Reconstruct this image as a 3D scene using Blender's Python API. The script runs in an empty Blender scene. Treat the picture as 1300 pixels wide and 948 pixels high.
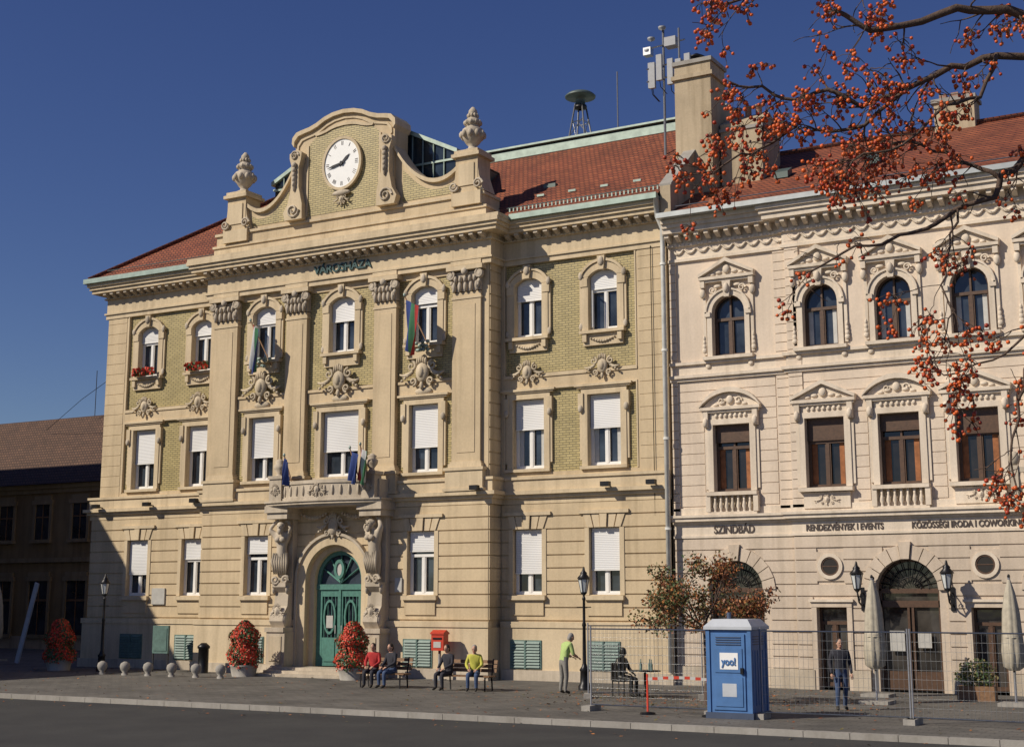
import bpy, math, random
from mathutils import Vector, Matrix
rnd=random.Random(7)
sin,cos,pi=math.sin,math.cos,math.pi
# ------------------------------------------------------------ materials
MATS={}
def newmat(name):
    m=bpy.data.materials.new(name);m.use_nodes=True;MATS[name]=m
    nt=m.node_tree;b=nt.nodes["Principled BSDF"];return m,nt,b
def N(nt,t,**k):
    n=nt.nodes.new(t)
    for a,v in k.items(): setattr(n,a,v)
    return n
def coords(nt,sx=1,sy=1,sz=1):
    tc=N(nt,'ShaderNodeTexCoord');mp=N(nt,'ShaderNodeMapping');mp.inputs['Scale'].default_value=(sx,sy,sz)
    nt.links.new(tc.outputs['Object'],mp.inputs[0]);return mp.outputs[0]
def noise(nt,vec,scale,detail=4,rough=.6):
    n=N(nt,'ShaderNodeTexNoise');n.inputs['Scale'].default_value=scale;n.inputs['Detail'].default_value=min(detail,3);n.inputs['Roughness'].default_value=rough
    nt.links.new(vec,n.inputs['Vector']);return n.outputs['Fac']
def ramp(nt,fac,c0,c1,p0=.35,p1=.65):
    r=N(nt,'ShaderNodeValToRGB');r.color_ramp.elements[0].position=p0;r.color_ramp.elements[1].position=p1
    r.color_ramp.elements[0].color=(*c0,1);r.color_ramp.elements[1].color=(*c1,1)
    nt.links.new(fac,r.inputs[0]);return r.outputs[0]
def mixc(nt,fac,a,b,mode='MIX'):
    m=N(nt,'ShaderNodeMix',data_type='RGBA',blend_type=mode)
    if isinstance(fac,float): m.inputs[0].default_value=fac
    else: nt.links.new(fac,m.inputs[0])
    for i,v in ((6,a),(7,b)):
        if isinstance(v,tuple): m.inputs[i].default_value=(*v,1)
        else: nt.links.new(v,m.inputs[i])
    return m.outputs[2]
def bump(nt,b,h,strength=.3,dist=.02):
    n=N(nt,'ShaderNodeBump');n.inputs['Strength'].default_value=strength;n.inputs['Distance'].default_value=dist
    nt.links.new(h,n.inputs['Height']);nt.links.new(n.outputs[0],b.inputs['Normal'])
def plaster(name,col,var=.12,dirt=.35,bs=.35,rough=.85):
    m,nt,b=newmat(name)
    v=coords(nt)
    lo=tuple(c*(1-var) for c in col);hi=tuple(min(1,c*(1+var)) for c in col)
    c=ramp(nt,noise(nt,v,.6,5),lo,hi,.3,.7)
    v2=coords(nt,1.6,1.6,.12)
    s=ramp(nt,noise(nt,v2,1.6,5,.65),(1-dirt,1-dirt*1.05,1-dirt*1.15),(1,1,1),.25,.55)
    c=mixc(nt,.75,c,s,'MULTIPLY')
    c2=ramp(nt,noise(nt,v,14,3),(.84,.84,.84),(1.0,1.0,1.0),.3,.7)
    c=mixc(nt,.7,c,c2,'MULTIPLY')
    nt.links.new(c,b.inputs['Base Color']);b.inputs['Roughness'].default_value=rough
    bump(nt,b,noise(nt,v,35,4),bs,.01)
    return m
def simple(name,col,rough=.5,metal=0,var=.1,scale=8,bs=0):
    m,nt,b=newmat(name);v=coords(nt)
    c=ramp(nt,noise(nt,v,scale,4),tuple(x*(1-var) for x in col),tuple(min(1,x*(1+var)) for x in col),.3,.7)
    nt.links.new(c,b.inputs['Base Color']);b.inputs['Roughness'].default_value=rough;b.inputs['Metallic'].default_value=metal
    if bs: bump(nt,b,noise(nt,v,scale*3,3),bs,.01)
    return m
def xz(nt):
    tc=N(nt,'ShaderNodeTexCoord');sp=N(nt,'ShaderNodeSeparateXYZ');nt.links.new(tc.outputs['Object'],sp.inputs[0])
    ad=N(nt,'ShaderNodeMath',operation='ADD');nt.links.new(sp.outputs[0],ad.inputs[0]);nt.links.new(sp.outputs[1],ad.inputs[1])
    cb=N(nt,'ShaderNodeCombineXYZ');nt.links.new(ad.outputs[0],cb.inputs[0]);nt.links.new(sp.outputs[2],cb.inputs[1]);return cb.outputs[0]
def brick(name,c1,c2,mort,bw,bh,ms,bs=.5,rough=.6,xy=False,lo=.72,hi=1.1,ns=1.1):
    m,nt,b=newmat(name)
    v=coords(nt) if xy else xz(nt)
    br=N(nt,'ShaderNodeTexBrick');nt.links.new(v,br.inputs['Vector'])
    br.inputs['Color1'].default_value=(*c1,1);br.inputs['Color2'].default_value=(*c2,1);br.inputs['Mortar'].default_value=(*mort,1)
    br.inputs['Scale'].default_value=1;br.inputs['Mortar Size'].default_value=ms;br.inputs['Brick Width'].default_value=bw;br.inputs['Row Height'].default_value=bh
    br.inputs['Mortar Smooth'].default_value=.3
    v3=coords(nt)
    c=mixc(nt,.8,br.outputs['Color'],ramp(nt,noise(nt,v3,ns,5),(lo,lo,lo),(hi,hi,hi),.3,.7),'MULTIPLY')
    nt.links.new(c,b.inputs['Base Color']);b.inputs['Roughness'].default_value=rough
    n=N(nt,'ShaderNodeMath',operation='SUBTRACT');n.inputs[0].default_value=1;nt.links.new(br.outputs['Fac'],n.inputs[1])
    bump(nt,b,n.outputs[0],bs,.012);return m
plaster('ochre',(.60,.475,.305),.10,.32)
plaster('ochre_trim',(.63,.51,.34),.10,.34)
plaster('ochre_stone',(.56,.47,.34),.14,.42,.6)
plaster('cream',(.70,.585,.465),.07,.20,.2)
plaster('cream_low',(.60,.50,.395),.10,.32,.3)
plaster('cream_trim',(.72,.62,.50),.08,.32,.35)
plaster('stone',(.53,.455,.355),.15,.42,.7)
plaster('concrete',(.33,.31,.28),.15,.3,.6)
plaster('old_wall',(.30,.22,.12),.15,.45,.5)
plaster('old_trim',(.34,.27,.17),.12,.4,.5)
plaster('chimney_plaster',(.46,.37,.25),.15,.5,.6)
brick('glazed_brick',(.43,.345,.145),(.52,.42,.19),(.20,.165,.085),.26,.085,.015,.45,.42,lo=.75)
brick('red_brick',(.30,.10,.05),(.36,.14,.08),(.3,.26,.2),.25,.08,.012)
brick('roof_tile',(.22,.056,.024),(.31,.09,.036),(.07,.02,.012),.2,.17,.02,.9,.8,lo=.55,hi=1.15,ns=.8)
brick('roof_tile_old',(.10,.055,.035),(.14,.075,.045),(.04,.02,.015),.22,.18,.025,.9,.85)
brick('paving',(.10,.095,.085),(.14,.13,.115),(.05,.047,.042),.45,.225,.012,.5,.85,xy=True,lo=.6,hi=1.25,ns=.5)
def asphalt():
    m,nt,b=newmat('asphalt');v=coords(nt)
    c=ramp(nt,noise(nt,v,.5,6),(.024,.024,.025),(.044,.044,.042),.3,.7)
    c=mixc(nt,.5,c,ramp(nt,noise(nt,v,60,2),(.6,.6,.6),(1.4,1.4,1.4),.3,.7),'MULTIPLY')
    nt.links.new(c,b.inputs['Base Color']);b.inputs['Roughness'].default_value=.9;bump(nt,b,noise(nt,v,80,2),.5,.01)
asphalt()
simple('copper',(.30,.38,.33),.45,.2,.2,3)
simple('copper_dark',(.09,.12,.11),.5,.2,.2,3)
simple('zinc',(.40,.42,.41),.4,.5,.12,3)
simple('pipe',(.56,.56,.53),.5,.1,.15,3)
simple('white_paint',(.78,.77,.74),.4,0,.04,5)
simple('brown_wood',(.085,.045,.025),.5,0,.25,12)
simple('green_door',(.075,.20,.165),.45,0,.18,9)
simple('louver_green',(.10,.17,.15),.5,0,.2,6)
simple('letter_green',(.018,.065,.06),.4,0,.1,6)
simple('letter_brown',(.07,.05,.04),.5,0,.1,6)
simple('black_iron',(.018,.018,.02),.4,.5,.3,9)
simple('grey_steel',(.40,.41,.42),.35,.8,.1,9)
simple('antenna_grey',(.30,.31,.33),.5,0,.1,9)
simple('lamp_glass',(.55,.58,.58),.12,0,.05,9)
simple('parasol_cloth',(.42,.38,.30),.9,0,.15,6,.4)
simple('red_paint',(.50,.045,.02),.4,0,.08,9)
simple('toilet_blue',(.07,.17,.38),.42,0,.12,3,.1)
simple('toilet_grey',(.48,.51,.55),.45,0,.08,3)
simple('toilet_dark',(.05,.07,.12),.5,0,.1,3)
simple('bench_wood',(.20,.11,.055),.7,0,.3,14)
simple('bronze',(.035,.033,.028),.45,.7,.3,6)
simple('skin',(.50,.29,.20),.6,0,.06,20)
simple('hair_dark',(.03,.02,.015),.7)
simple('hair_grey',(.28,.26,.24),.8)
simple('cloth_green',(.38,.50,.18),.9,0,.1,20)
simple('cloth_red',(.42,.03,.03),.9,0,.15,20)
simple('cloth_dark',(.03,.03,.04),.9,0,.2,20)
simple('cloth_blue',(.05,.08,.16),.9,0,.2,20)
simple('cloth_grey',(.22,.21,.19),.9,0,.15,20)
simple('cloth_yellow',(.50,.48,.08),.9,0,.1,20)
simple('shoe',(.03,.025,.02),.6)
simple('flag_blue',(.025,.05,.19),.85,0,.12,9)
simple('flag_red',(.35,.025,.025),.85,0,.12,9)
simple('flag_green',(.04,.15,.07),.85,0,.12,9)
simple('flag_white',(.5,.5,.5),.85,0,.08,9)
simple('bark',(.085,.055,.04),.85,0,.35,25,.6)
simple('plant_leaf',(.055,.10,.03),.6,0,.4,6)
simple('plant_leaf_red',(.22,.075,.03),.6,0,.4,6)
simple('plant_leaf_orange',(.36,.14,.04),.6,0,.4,6)
simple('plant_leaf_olive',(.13,.11,.035),.6,0,.4,6)
simple('flower_red',(.58,.05,.02),.6,0,.3,9)
simple('berry',(.58,.11,.02),.35,0,.35,12)
simple('berry_dark',(.38,.045,.015),.4,0,.35,12)
simple('interior_dark',(.02,.017,.015),.8)
simple('curtain',(.30,.12,.05),.9,0,.3,5)
simple('curtain_white',(.5,.5,.48),.9,0,.1,5)
simple('clock_face',(.82,.82,.80),.4,0,.03,5)
simple('plaque',(.45,.44,.41),.5,0,.1,5)
def glass(name,col,rough=.04):
    m,nt,b=newmat(name);v=coords(nt)
    c=ramp(nt,noise(nt,v,.9,3),tuple(x*.5 for x in col),tuple(x*1.5 for x in col),.35,.65)
    nt.links.new(c,b.inputs['Base Color']);b.inputs['Roughness'].default_value=rough
    b.inputs['IOR'].default_value=1.6
    bump(nt,b,noise(nt,v,1.3,2),.15,.02)
glass('glass_dark',(.035,.045,.06))
glass('glass_brown',(.022,.018,.016))
glass('glass_shop',(.05,.045,.04))
glass('glass_sky',(.02,.03,.04),.12)
def blind():
    m,nt,b=newmat('blind');v=coords(nt)
    w=N(nt,'ShaderNodeTexWave',wave_type='BANDS',bands_direction='Z');w.inputs['Scale'].default_value=5.2;nt.links.new(v,w.inputs['Vector'])
    c=ramp(nt,w.outputs['Fac'],(.58,.58,.585),(.76,.76,.755),.05,.35)
    c=mixc(nt,.8,c,ramp(nt,noise(nt,v,.35,2),(.82,.81,.79),(1,1,1),.35,.6),'MULTIPLY')
    nt.links.new(c,b.inputs['Base Color']);b.inputs['Roughness'].default_value=.5
    bump(nt,b,w.outputs['Fac'],.4,.01)
blind()
# ------------------------------------------------------------ mesh builder
class MB:
    def __init__(s): s.v=[];s.f=[];s.m=[];s.s=[];s.names=[]
    def mi(s,n):
        if n not in s.names: s.names.append(n)
        return s.names.index(n)
    def add(s,vs,fs,m,smooth=False):
        o=len(s.v);s.v+=[tuple(p) for p in vs];k=s.mi(m)
        for f in fs: s.f.append([i+o for i in f]);s.m.append(k);s.s.append(smooth)
    def quad(s,a,b,c,d,m): s.add([a,b,c,d],[(0,1,2,3)],m)
    def box(s,x0,x1,y0,y1,z0,z1,m):
        s.add([(x0,y0,z0),(x1,y0,z0),(x1,y1,z0),(x0,y1,z0),(x0,y0,z1),(x1,y0,z1),(x1,y1,z1),(x0,y1,z1)],
              [(0,3,2,1),(4,5,6,7),(0,1,5,4),(1,2,6,5),(2,3,7,6),(3,0,4,7)],m)
    def cbox(s,cx,w,y0,y1,z0,z1,m): s.box(cx-w/2,cx+w/2,y0,y1,z0,z1,m)
    def pxz(s,pts,y0,y1,m):
        n=len(pts)
        s.add([(x,y0,z) for x,z in pts]+[(x,y1,z) for x,z in pts],[tuple(range(n)),tuple(range(2*n-1,n-1,-1))]+[(i,i+n,(i+1)%n+n,(i+1)%n) for i in range(n)],m)
    def pyz(s,pts,x0,x1,m):
        n=len(pts)
        s.add([(x0,y,z) for y,z in pts]+[(x1,y,z) for y,z in pts],[tuple(range(n)),tuple(range(2*n-1,n-1,-1))]+[(i,i+n,(i+1)%n+n,(i+1)%n) for i in range(n)],m)
    def ring(s,inner,outer,y0,y1,m):
        n=len(inner)
        for i in range(n-1):
            s.pxz([inner[i],inner[i+1],outer[i+1],outer[i]],y0,y1,m)
    def lathe(s,cx,cy,prof,m,n=14,sx=1,sy=1,smooth=True):
        k=n;vs=[];fs=[]
        for r,z in prof:
            for i in range(k):
                a=2*pi*i/n;vs.append((cx+r*sx*cos(a),cy+r*sy*sin(a),z))
        for j in range(len(prof)-1):
            for i in range(n):
                i2=(i+1)%k
                fs.append((j*k+i,j*k+i2,(j+1)*k+i2,(j+1)*k+i))
        fs.append(tuple(range(k)));fs.append(tuple((len(prof)-1)*k+i for i in range(k)))
        s.add(vs,fs,m,smooth)
    def ell(s,c,r,m,nu=10,nv=7,smooth=True,M=None):
        vs=[];fs=[]
        for j in range(nv+1):
            t=pi*j/nv
            for i in range(nu):
                a=2*pi*i/nu;p=Vector((r[0]*sin(t)*cos(a),r[1]*sin(t)*sin(a),r[2]*cos(t)))
                if M is not None:p=M@p
                vs.append((c[0]+p.x,c[1]+p.y,c[2]+p.z))
        for j in range(nv):
            for i in range(nu): fs.append((j*nu+i,j*nu+(i+1)%nu,(j+1)*nu+(i+1)%nu,(j+1)*nu+i))
        s.add(vs,fs,m,smooth)
    def tube(s,pts,rad,m,n=6,smooth=True,cap=True):
        P=[Vector(p) for p in pts];k=len(P)
        if not isinstance(rad,(list,tuple)): rad=[rad]*k
        vs=[];fs=[];prev=None
        for i,p in enumerate(P):
            t=(P[min(i+1,k-1)]-P[max(i-1,0)])
            if t.length<1e-9:t=Vector((0,0,1))
            t.normalize()
            if prev is None:
                u=t.cross(Vector((0,0,1)) if abs(t.z)<.9 else Vector((1,0,0)))
            else: u=prev-t*prev.dot(t)
            if u.length<1e-6:u=t.cross(Vector((0,1,.1)))
            u.normalize();prev=u;w=t.cross(u)
            for j in range(n):
                a=2*pi*j/n;q=p+(u*cos(a)+w*sin(a))*rad[i];vs.append(q[:])
        for i in range(k-1):
            for j in range(n): fs.append((i*n+j,i*n+(j+1)%n,(i+1)*n+(j+1)%n,(i+1)*n+j))
        if cap: fs.append(tuple(range(n)));fs.append(tuple((k-1)*n+j for j in range(n)))
        s.add(vs,fs,m,smooth)
    def merge(s,o,M):
        off=len(s.v);s.v+=[(M@Vector(p))[:] for p in o.v]
        mp=[s.mi(n) for n in o.names]
        for f,mm,ss in zip(o.f,o.m,o.s): s.f.append([i+off for i in f]);s.m.append(mp[mm]);s.s.append(ss)
    def make(s,name,parent=None,loc=(0,0,0),rz=0):
        me=bpy.data.meshes.new(name);me.from_pydata(s.v,[],s.f)
        for n in s.names: me.materials.append(MATS[n])
        me.polygons.foreach_set('material_index',s.m);me.polygons.foreach_set('use_smooth',s.s);me.update()
        o=bpy.data.objects.new(name,me);bpy.context.collection.objects.link(o)
        if parent: o.parent=parent
        o.location=loc;o.rotation_euler=(0,0,rz);return o
def empty(name,loc=(0,0,0)):
    e=bpy.data.objects.new(name,None);bpy.context.collection.objects.link(e);e.location=loc;return e
def text(name,body,x,y,z,size,m,parent,width=None,ext=.03,off=.008):
    c=bpy.data.curves.new(name,'FONT');c.body=body;c.size=size;c.extrude=ext;c.align_x='CENTER';c.materials.append(MATS[m]);c.offset=off
    o=bpy.data.objects.new(name,c);bpy.context.collection.objects.link(o);o.rotation_euler=(pi/2,0,0);o.location=(x,y,z);o.parent=parent
    if width:
        bpy.context.view_layer.update();o.scale=(width/o.dimensions.x,1,1)
    return o
def arc(cx,zs,w,rise,n=12):
    R=(w*w/4+rise*rise)/(2*rise);cz=zs+rise-R;a0=math.asin(min(1,(w/2)/R))
    return [(cx+R*sin(a),cz+R*cos(a)) for a in [-a0+2*a0*i/n for i in range(n+1)]]
def wall(mb,x0,x1,z0,z1,y,ops,m,depth=.3,mr=None):
    mr=mr or m
    xs={x0,x1}
    for cx,w,a,zs,r in ops: xs|={cx-w/2,cx+w/2}
    xs=sorted(xs)
    for a,b in zip(xs,xs[1:]):
        mid=(a+b)/2
        cov=sorted([(o[2],o[3]+o[4]) for o in ops if o[0]-o[1]/2<mid<o[0]+o[1]/2])
        z=z0
        for c,d in cov:
            if c>z: mb.quad((a,y,z),(b,y,z),(b,y,c),(a,y,c),m)
            z=max(z,d)
        if z<z1: mb.quad((a,y,z),(b,y,z),(b,y,z1),(a,y,z1),m)
    for cx,w,a,zs,r in ops:
        l,rr=cx-w/2,cx+w/2;y2=y+depth
        mb.quad((l,y,a),(l,y2,a),(l,y2,zs),(l,y,zs),mr);mb.quad((rr,y,a),(rr,y2,a),(rr,y2,zs),(rr,y,zs),mr)
        mb.quad((l,y,a),(rr,y,a),(rr,y2,a),(l,y2,a),mr)
        if r<.01: mb.quad((l,y,zs),(rr,y,zs),(rr,y2,zs),(l,y2,zs),mr)
        else:
            A=arc(cx,zs,w,r,12);t=zs+r
            for p,q in zip(A,A[1:]):
                mb.quad((p[0],y,p[1]),(q[0],y,q[1]),(q[0],y,t),(p[0],y,t),m)
                mb.quad((p[0],y,p[1]),(q[0],y,q[1]),(q[0],y2,q[1]),(p[0],y2,p[1]),mr)
def rust(mb,x0,x1,z0,z1,y,ops,m,n,gap=.045,proud=.05):
    h=(z1-z0)/n
    for i in range(n):
        a=z0+i*h+gap/2;b=z0+(i+1)*h-gap/2
        cuts=[]
        for cx,w,oa,zs,r in ops:
            t=zs+r
            if b>oa and a<t:
                ww=w
                if a>zs and r>.01:
                    R=(w*w/4+r*r)/(2*r);cz=zs+r-R;d=a-cz
                    ww=2*math.sqrt(max(0,R*R-d*d))
                cuts.append((cx-ww/2,cx+ww/2))
        cuts.sort();x=x0
        for c,d in cuts:
            if c-x>.03: mb.box(x,c,y-proud,y+.002,a,b,m)
            x=max(x,d)
        if x1-x>.03: mb.box(x,x1,y-proud,y+.002,a,b,m)
def stepcornice(mb,x0,x1,y,levels,m,el=True,er=True,dz=0,yb=.05):
    for z0,z1,p in levels:
        mb.box(x0-(p if el else 0),x1+(p if er else 0),y-p,y+yb,z0+dz,z1+dz,m)
def modill(mb,x0,x1,y,z0,z1,d,w,step,m):
    n=max(1,int(round((x1-x0)/step)));st=(x1-x0)/n
    for i in range(n+1):
        cx=x0+i*st
        mb.pyz([(y-d,z1),(y-d,z1-(z1-z0)*.45),(y-d*.45,z0+(z1-z0)*.2),(y,z0),(y,z1)],cx-w/2,cx+w/2,m)
def spiral(mb,cx,y,cz,r,m,turns=1.4,th=.03,dirn=1,a0=0,n=16):
    pts=[];rr=[]
    for i in range(n+1):
        t=i/n;a=a0+dirn*turns*2*pi*t;q=r*(1-.8*t);pts.append((cx+q*cos(a),y-.03*t,cz+q*sin(a)));rr.append(th*(1-.4*t))
    mb.tube(pts,rr,m,6)
def cartouche(mb,cx,cz,y,s,m,wide=1.0):
    mb.ell((cx,y-.04*s,cz),(.24*s,.13*s,.33*s),m,12,8)
    mb.ell((cx,y-.10*s,cz),(.13*s,.12*s,.20*s),m,10,7)
    for d in (-1,1):
        spiral(mb,cx+d*.36*s*wide,y-.06*s,cz+.2*s,.16*s,m,1.3,.05*s,d,pi/2)
        spiral(mb,cx+d*.30*s*wide,y-.06*s,cz-.28*s,.13*s,m,1.3,.045*s,-d,-pi/2)
        pts=[(cx+d*(.3+.12*i)*s*wide,y-.07*s,cz+(.05-.09*math.sin(i*.8)-.02*i)*s) for i in range(5)]
        mb.tube(pts,[.055*s,.07*s,.07*s,.05*s,.02*s],m,6)
        for i in range(4): mb.ell((cx+d*(.38+.1*i)*s*wide,y-.09*s,cz-(.02+.07*i)*s),(.055*s,.05*s,.05*s),m,6,5)
    for i in range(-2,3):
        mb.ell((cx+i*.075*s,y-.08*s,cz+.40*s-.03*abs(i)*s),(.04*s,.07*s,.13*s),m,6,5)
    mb.ell((cx,y-.08*s,cz-.42*s),(.07*s,.07*s,.13*s),m,8,5)
def garland(mb,x0,x1,z,y,sag,m,th=.05):
    n=9
    for i in range(n+1):
        t=i/n;mb.ell((x0+(x1-x0)*t,y-.03,z-sag*math.sin(pi*t)),(.05+th*.6*math.sin(pi*t),th*1.2,th+th*.6*math.sin(pi*t)),m,6,5)
# ------------------------------------------------------------ TOWN HALL
TH=empty('town_hall');C=-13.25
W=MB();T=MB();WN=MB();ORN=MB()
XL,XR=-26.45,-.05;RL,RR=C-6.6,C+6.6;YR=-.8
wingx=[C-10.8,C-7.8,C+7.75,C+10.75];risx=[C-3.8,C,C+3.8]
def ops3(xs,w=1.12): return [(x,w,12.05,13.98,.24) for x in xs]
def ops2(xs,w=1.26): return [(x,w,7.3,9.78,0) for x in xs]
def ops1(xs,w=1.15): return [(x,w,2.9,5.15,0) for x in xs]
def up(xs): return ops3(xs)+ops2(xs)
wall(W,XL,RL,6.5,16.2,0,up(wingx[:2]),'glazed_brick',.3,'ochre_trim')
wall(W,RR,XR,6.5,16.2,0,up(wingx[2:]),'glazed_brick',.3,'ochre_trim')
o_r=[(risx[0],1.12,12.05,13.98,.24),(risx[1],1.2,12.05,13.98,.24),(risx[2],1.12,12.05,13.98,.24),(risx[0],1.26,7.3,9.78,0),(risx[1],1.75,7.3,9.78,0),(risx[2],1.26,7.3,9.78,0)]
wall(W,RL,RR,6.5,16.2,YR,o_r,'glazed_brick',.3,'ochre_trim')
wall(W,XL-.35,RL,0,6.5,-.12,ops1(wingx[:2]),'ochre',.35)
wall(W,RR,XR,0,6.5,-.12,ops1(wingx[2:]),'ochre',.35)
DO=(C,2.6,.0,3.45,1.3)
gr=[(risx[0],1.15,2.9,5.15,0),(risx[2],1.15,2.9,5.15,0),DO]
wall(W,RL-.02,RR+.02,0,6.5,YR-.12,gr,'ochre',.4)
W.quad((XL,0,6.5),(XL,13,6.5),(XL,13,16.2),(XL,0,16.2),'ochre')
W.quad((XL-.35,-.12,0),(XL-.35,13,0),(XL-.35,13,6.5),(XL-.35,-.12,6.5),'ochre')
W.quad((XL-.35,-.12,6.5),(XL,-.12,6.5),(XL,13,6.5),(XL-.35,13,6.5),'ochre')
W.quad((XR,0,0),(XR,13,0),(XR,13,16.2),(XR,0,16.2),'ochre')
W.quad((XL-.35,13,0),(XR,13,0),(XR,13,16.2),(XL-.35,13,16.2),'ochre')
for x in (RL,RR):
    W.quad((x,YR,6.5),(x,0,6.5),(x,0,16.2),(x,YR,16.2),'ochre')
for x in (RL-.02,RR+.02):
    W.quad((x,YR-.12,0),(x,0,0),(x,0,6.5),(x,YR-.12,6.5),'ochre')
W.box(XL+.3,XR-.3,.6,.7,0,16,'interior_dark')
W.box(RL+.3,RR-.3,-.22,-.2,0,16,'interior_dark')
rust(T,XL-.33,RL-.03,2.02,6.05,-.12,ops1(wingx[:2],1.5),'ochre',9)
rust(T,RR+.09,XR,2.02,6.05,-.12,ops1(wingx[2:],1.5),'ochre',9)
grr=[(risx[0],1.5,2.9,5.15,0),(risx[2],1.5,2.9,5.15,0),(C,3.3,0,3.4,1.65)]
rust(T,RL-.02,RR+.02,2.02,6.05,YR-.12,grr,'ochre',9)
for i in range(9):
    h=4.03/9;T.box(RR+.02,RR+.07,YR-.15,-.17,2.02+i*h+.0225,2.02+(i+1)*h-.0225,'ochre')
T.box(XL-.45,RL-.12,-.3,-.1,0,1.78,'ochre_trim');T.box(XL-.5,RL-.12,-.34,-.1,1.78,1.98,'ochre_trim')
T.box(RR+.12,XR+.03,-.3,-.1,0,1.78,'ochre_trim');T.box(RR+.14,XR+.05,-.34,-.1,1.78,1.98,'ochre_trim')
T.box(XL-.53,RL-.15,-.38,-.1,0,.35,'stone');T.box(RR+.2,XR+.08,-.38,-.1,0,.35,'stone')
for a,b in ((RL-.1,C-1.75),(C+1.75,RR+.1)):
    T.box(a,b,YR-.3,YR-.1,0,1.783,'ochre_trim');T.box(a-.03,b+.03,YR-.34,YR-.1,1.783,1.983,'ochre_trim');T.box(a-.05,b+.05,YR-.38,YR-.1,0,.353,'stone')
T.box(RR,RR+.1,YR-.1,-.1,0,1.78,'ochre_trim')
belt=[(6.05,6.25,.10),(6.25,6.37,.2),(6.37,6.5,.32),(6.5,6.9,.14),(6.9,7.0,.2)]
stepcornice(T,XL-.3,RL,-.0,[(a,b,p+.06) for a,b,p in belt],'ochre_trim',True,False)
stepcornice(T,RR,XR,-.0,[(a,b,p+.06) for a,b,p in belt],'ochre_trim',False,False)
stepcornice(T,RL,RR,YR,[(a,b,p+.06) for a,b,p in belt],'ochre_trim',True,True,.003,.7)
def frame(x0,x1,xa,xb,y,m='ochre'):
    T.box(x0,xa,y-.09,y+.01,7.0,15.0,m);T.box(xb,x1,y-.09,y+.01,7.0,15.0,m)
    T.box(xa,xb,y-.088,y+.01,10.12,10.68,m);T.box(xa,xb,y-.13,y+.01,10.55,10.66,'ochre_trim');T.box(xa,xb,y-.088,y+.01,14.85,15.0,m)
    T.box(xa,xb,y-.088,y+.01,7.0,7.16,m);T.box(xa,xb,y-.12,y+.01,10.1,10.17,'ochre_trim')
    for z0,z1 in ((7.16,10.1),(10.66,14.85)):
        for a,b in ((xa,xa+.05),(xb-.05,xb)): T.box(a,b,y-.115,y+.01,z0+.002,z1-.002,'ochre_trim')
frame(XL,RL,XL+1.2,RL-.15,0);frame(RR,XR,RR+.15,XR-1.15,0)
for z in [7.0+i*.44 for i in range(19)]:
    for a,b in ((XL+.003,XL+1.1),(XR-1.08,XR-.003)):
        if z<14.7: T.box(a,b,-.105,0,z+.015,z+.425,'ochre')
for x0,x1 in ((C-5.05,C-2.65),(C-1.55,C+1.55),(C+2.65,C+5.05)):
    for z0,z1,p in ((10.12,10.68,.08),(10.56,10.66,.13),(14.5,15.0,.06),(7.0,7.16,.08)):
        T.box(x0,x1,YR-p,YR+.01,z0,z1,'ochre')
for dx,w in ((-5.7,1.2),(-2.1,1.0),(2.1,1.0),(5.7,1.2)):
    x=C+dx;y=YR
    T.cbox(x,w+.5,y-.42,y,6.52,6.62,'ochre_trim');T.cbox(x,w+.36,y-.36,y,6.62,7.25,'ochre_trim');T.cbox(x,w+.46,y-.41,y,7.25,7.36,'ochre_trim')
    T.cbox(x,w+.2,y-.3,y,7.36,7.5,'ochre_trim');T.cbox(x,w+.1,y-.26,y,7.5,7.58,'ochre_trim')
    T.cbox(x,w,y-.22,y,7.58,13.75,'ochre')
    T.cbox(x,w*.62,y-.24,y-.2,7.9,13.3,'ochre')
    T.cbox(x,w+.08,y-.25,y,13.5,13.58,'ochre_trim')
    ORN.cbox(x,w+.02,y-.25,y,13.78,14.5,'stone')
    T.cbox(x,w+.34,y-.42,y,14.55,14.72,'ochre_trim')
    for d in (-1,1):
        spiral(ORN,x+d*(w/2+.02),y-.34,14.38,.19,'stone',1.6,.05,d,pi/2)
        ORN.ell((x+d*(w/2+.02),y-.3,14.36),(.17,.1,.17),'stone')
        for k in range(3): ORN.ell((x+d*(w/2-.02-.04*k),y-.3,14.1-.13*k),(.08-.012*k,.07,.1),'stone',7,5)
    for k in range(-2,3):
        ORN.ell((x+k*w*.2,y-.3,13.95),(.08,.09,.2),'stone',7,6)
        ORN.ell((x+k*w*.17,y-.33,14.22),(.07,.09,.13),'stone',7,6)
    ORN.ell((x,y-.38,14.5),(.14,.1,.14),'stone')
for dx in (-6.42,6.42):
    T.cbox(C+dx,.32,YR-.1,YR,7.0,15.0,'ochre')
for i in range(18):
    z=7.0+i*.44;T.box(RR+.001,RR+.03,YR-.08,-.1,z+.03,z+.42,'ochre')
def entab(x0,x1,y,el,er,dz,yb):
    stepcornice(T,x0,x1,y,[(14.74,14.93,.14),(14.93,15.0,.2),(15.0,15.60,.12),(15.60,15.66,.22),(15.66,15.84,.16),(15.84,15.99,.60),(15.99,16.12,.68),(16.12,16.26,.76)],'ochre_trim',el,er,dz,yb)
    modill(T,x0+.1,x1-.1,y-.15,15.62+dz,15.845+dz,.40,.17,.40,'stone')
    n=int((x1-x0)/.16)
    for i in range(n): T.box(x0+i*.16+.02,x0+i*.16+.11,y-.26,y-.1,15.605+dz,15.655+dz,'ochre_trim')
entab(XL,RL,0,True,False,0,.3);entab(RR,XR,0,False,False,0,.3);entab(RL-.02,RR+.02,YR-.12,True,True,.004,.8)
for dx,w in ((-5.7,1.2),(-2.1,1.0),(2.1,1.0),(5.7,1.2)):
    T.cbox(C+dx,w+.1,YR-.30,YR-.1,14.76,14.98,'ochre_trim')
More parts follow.
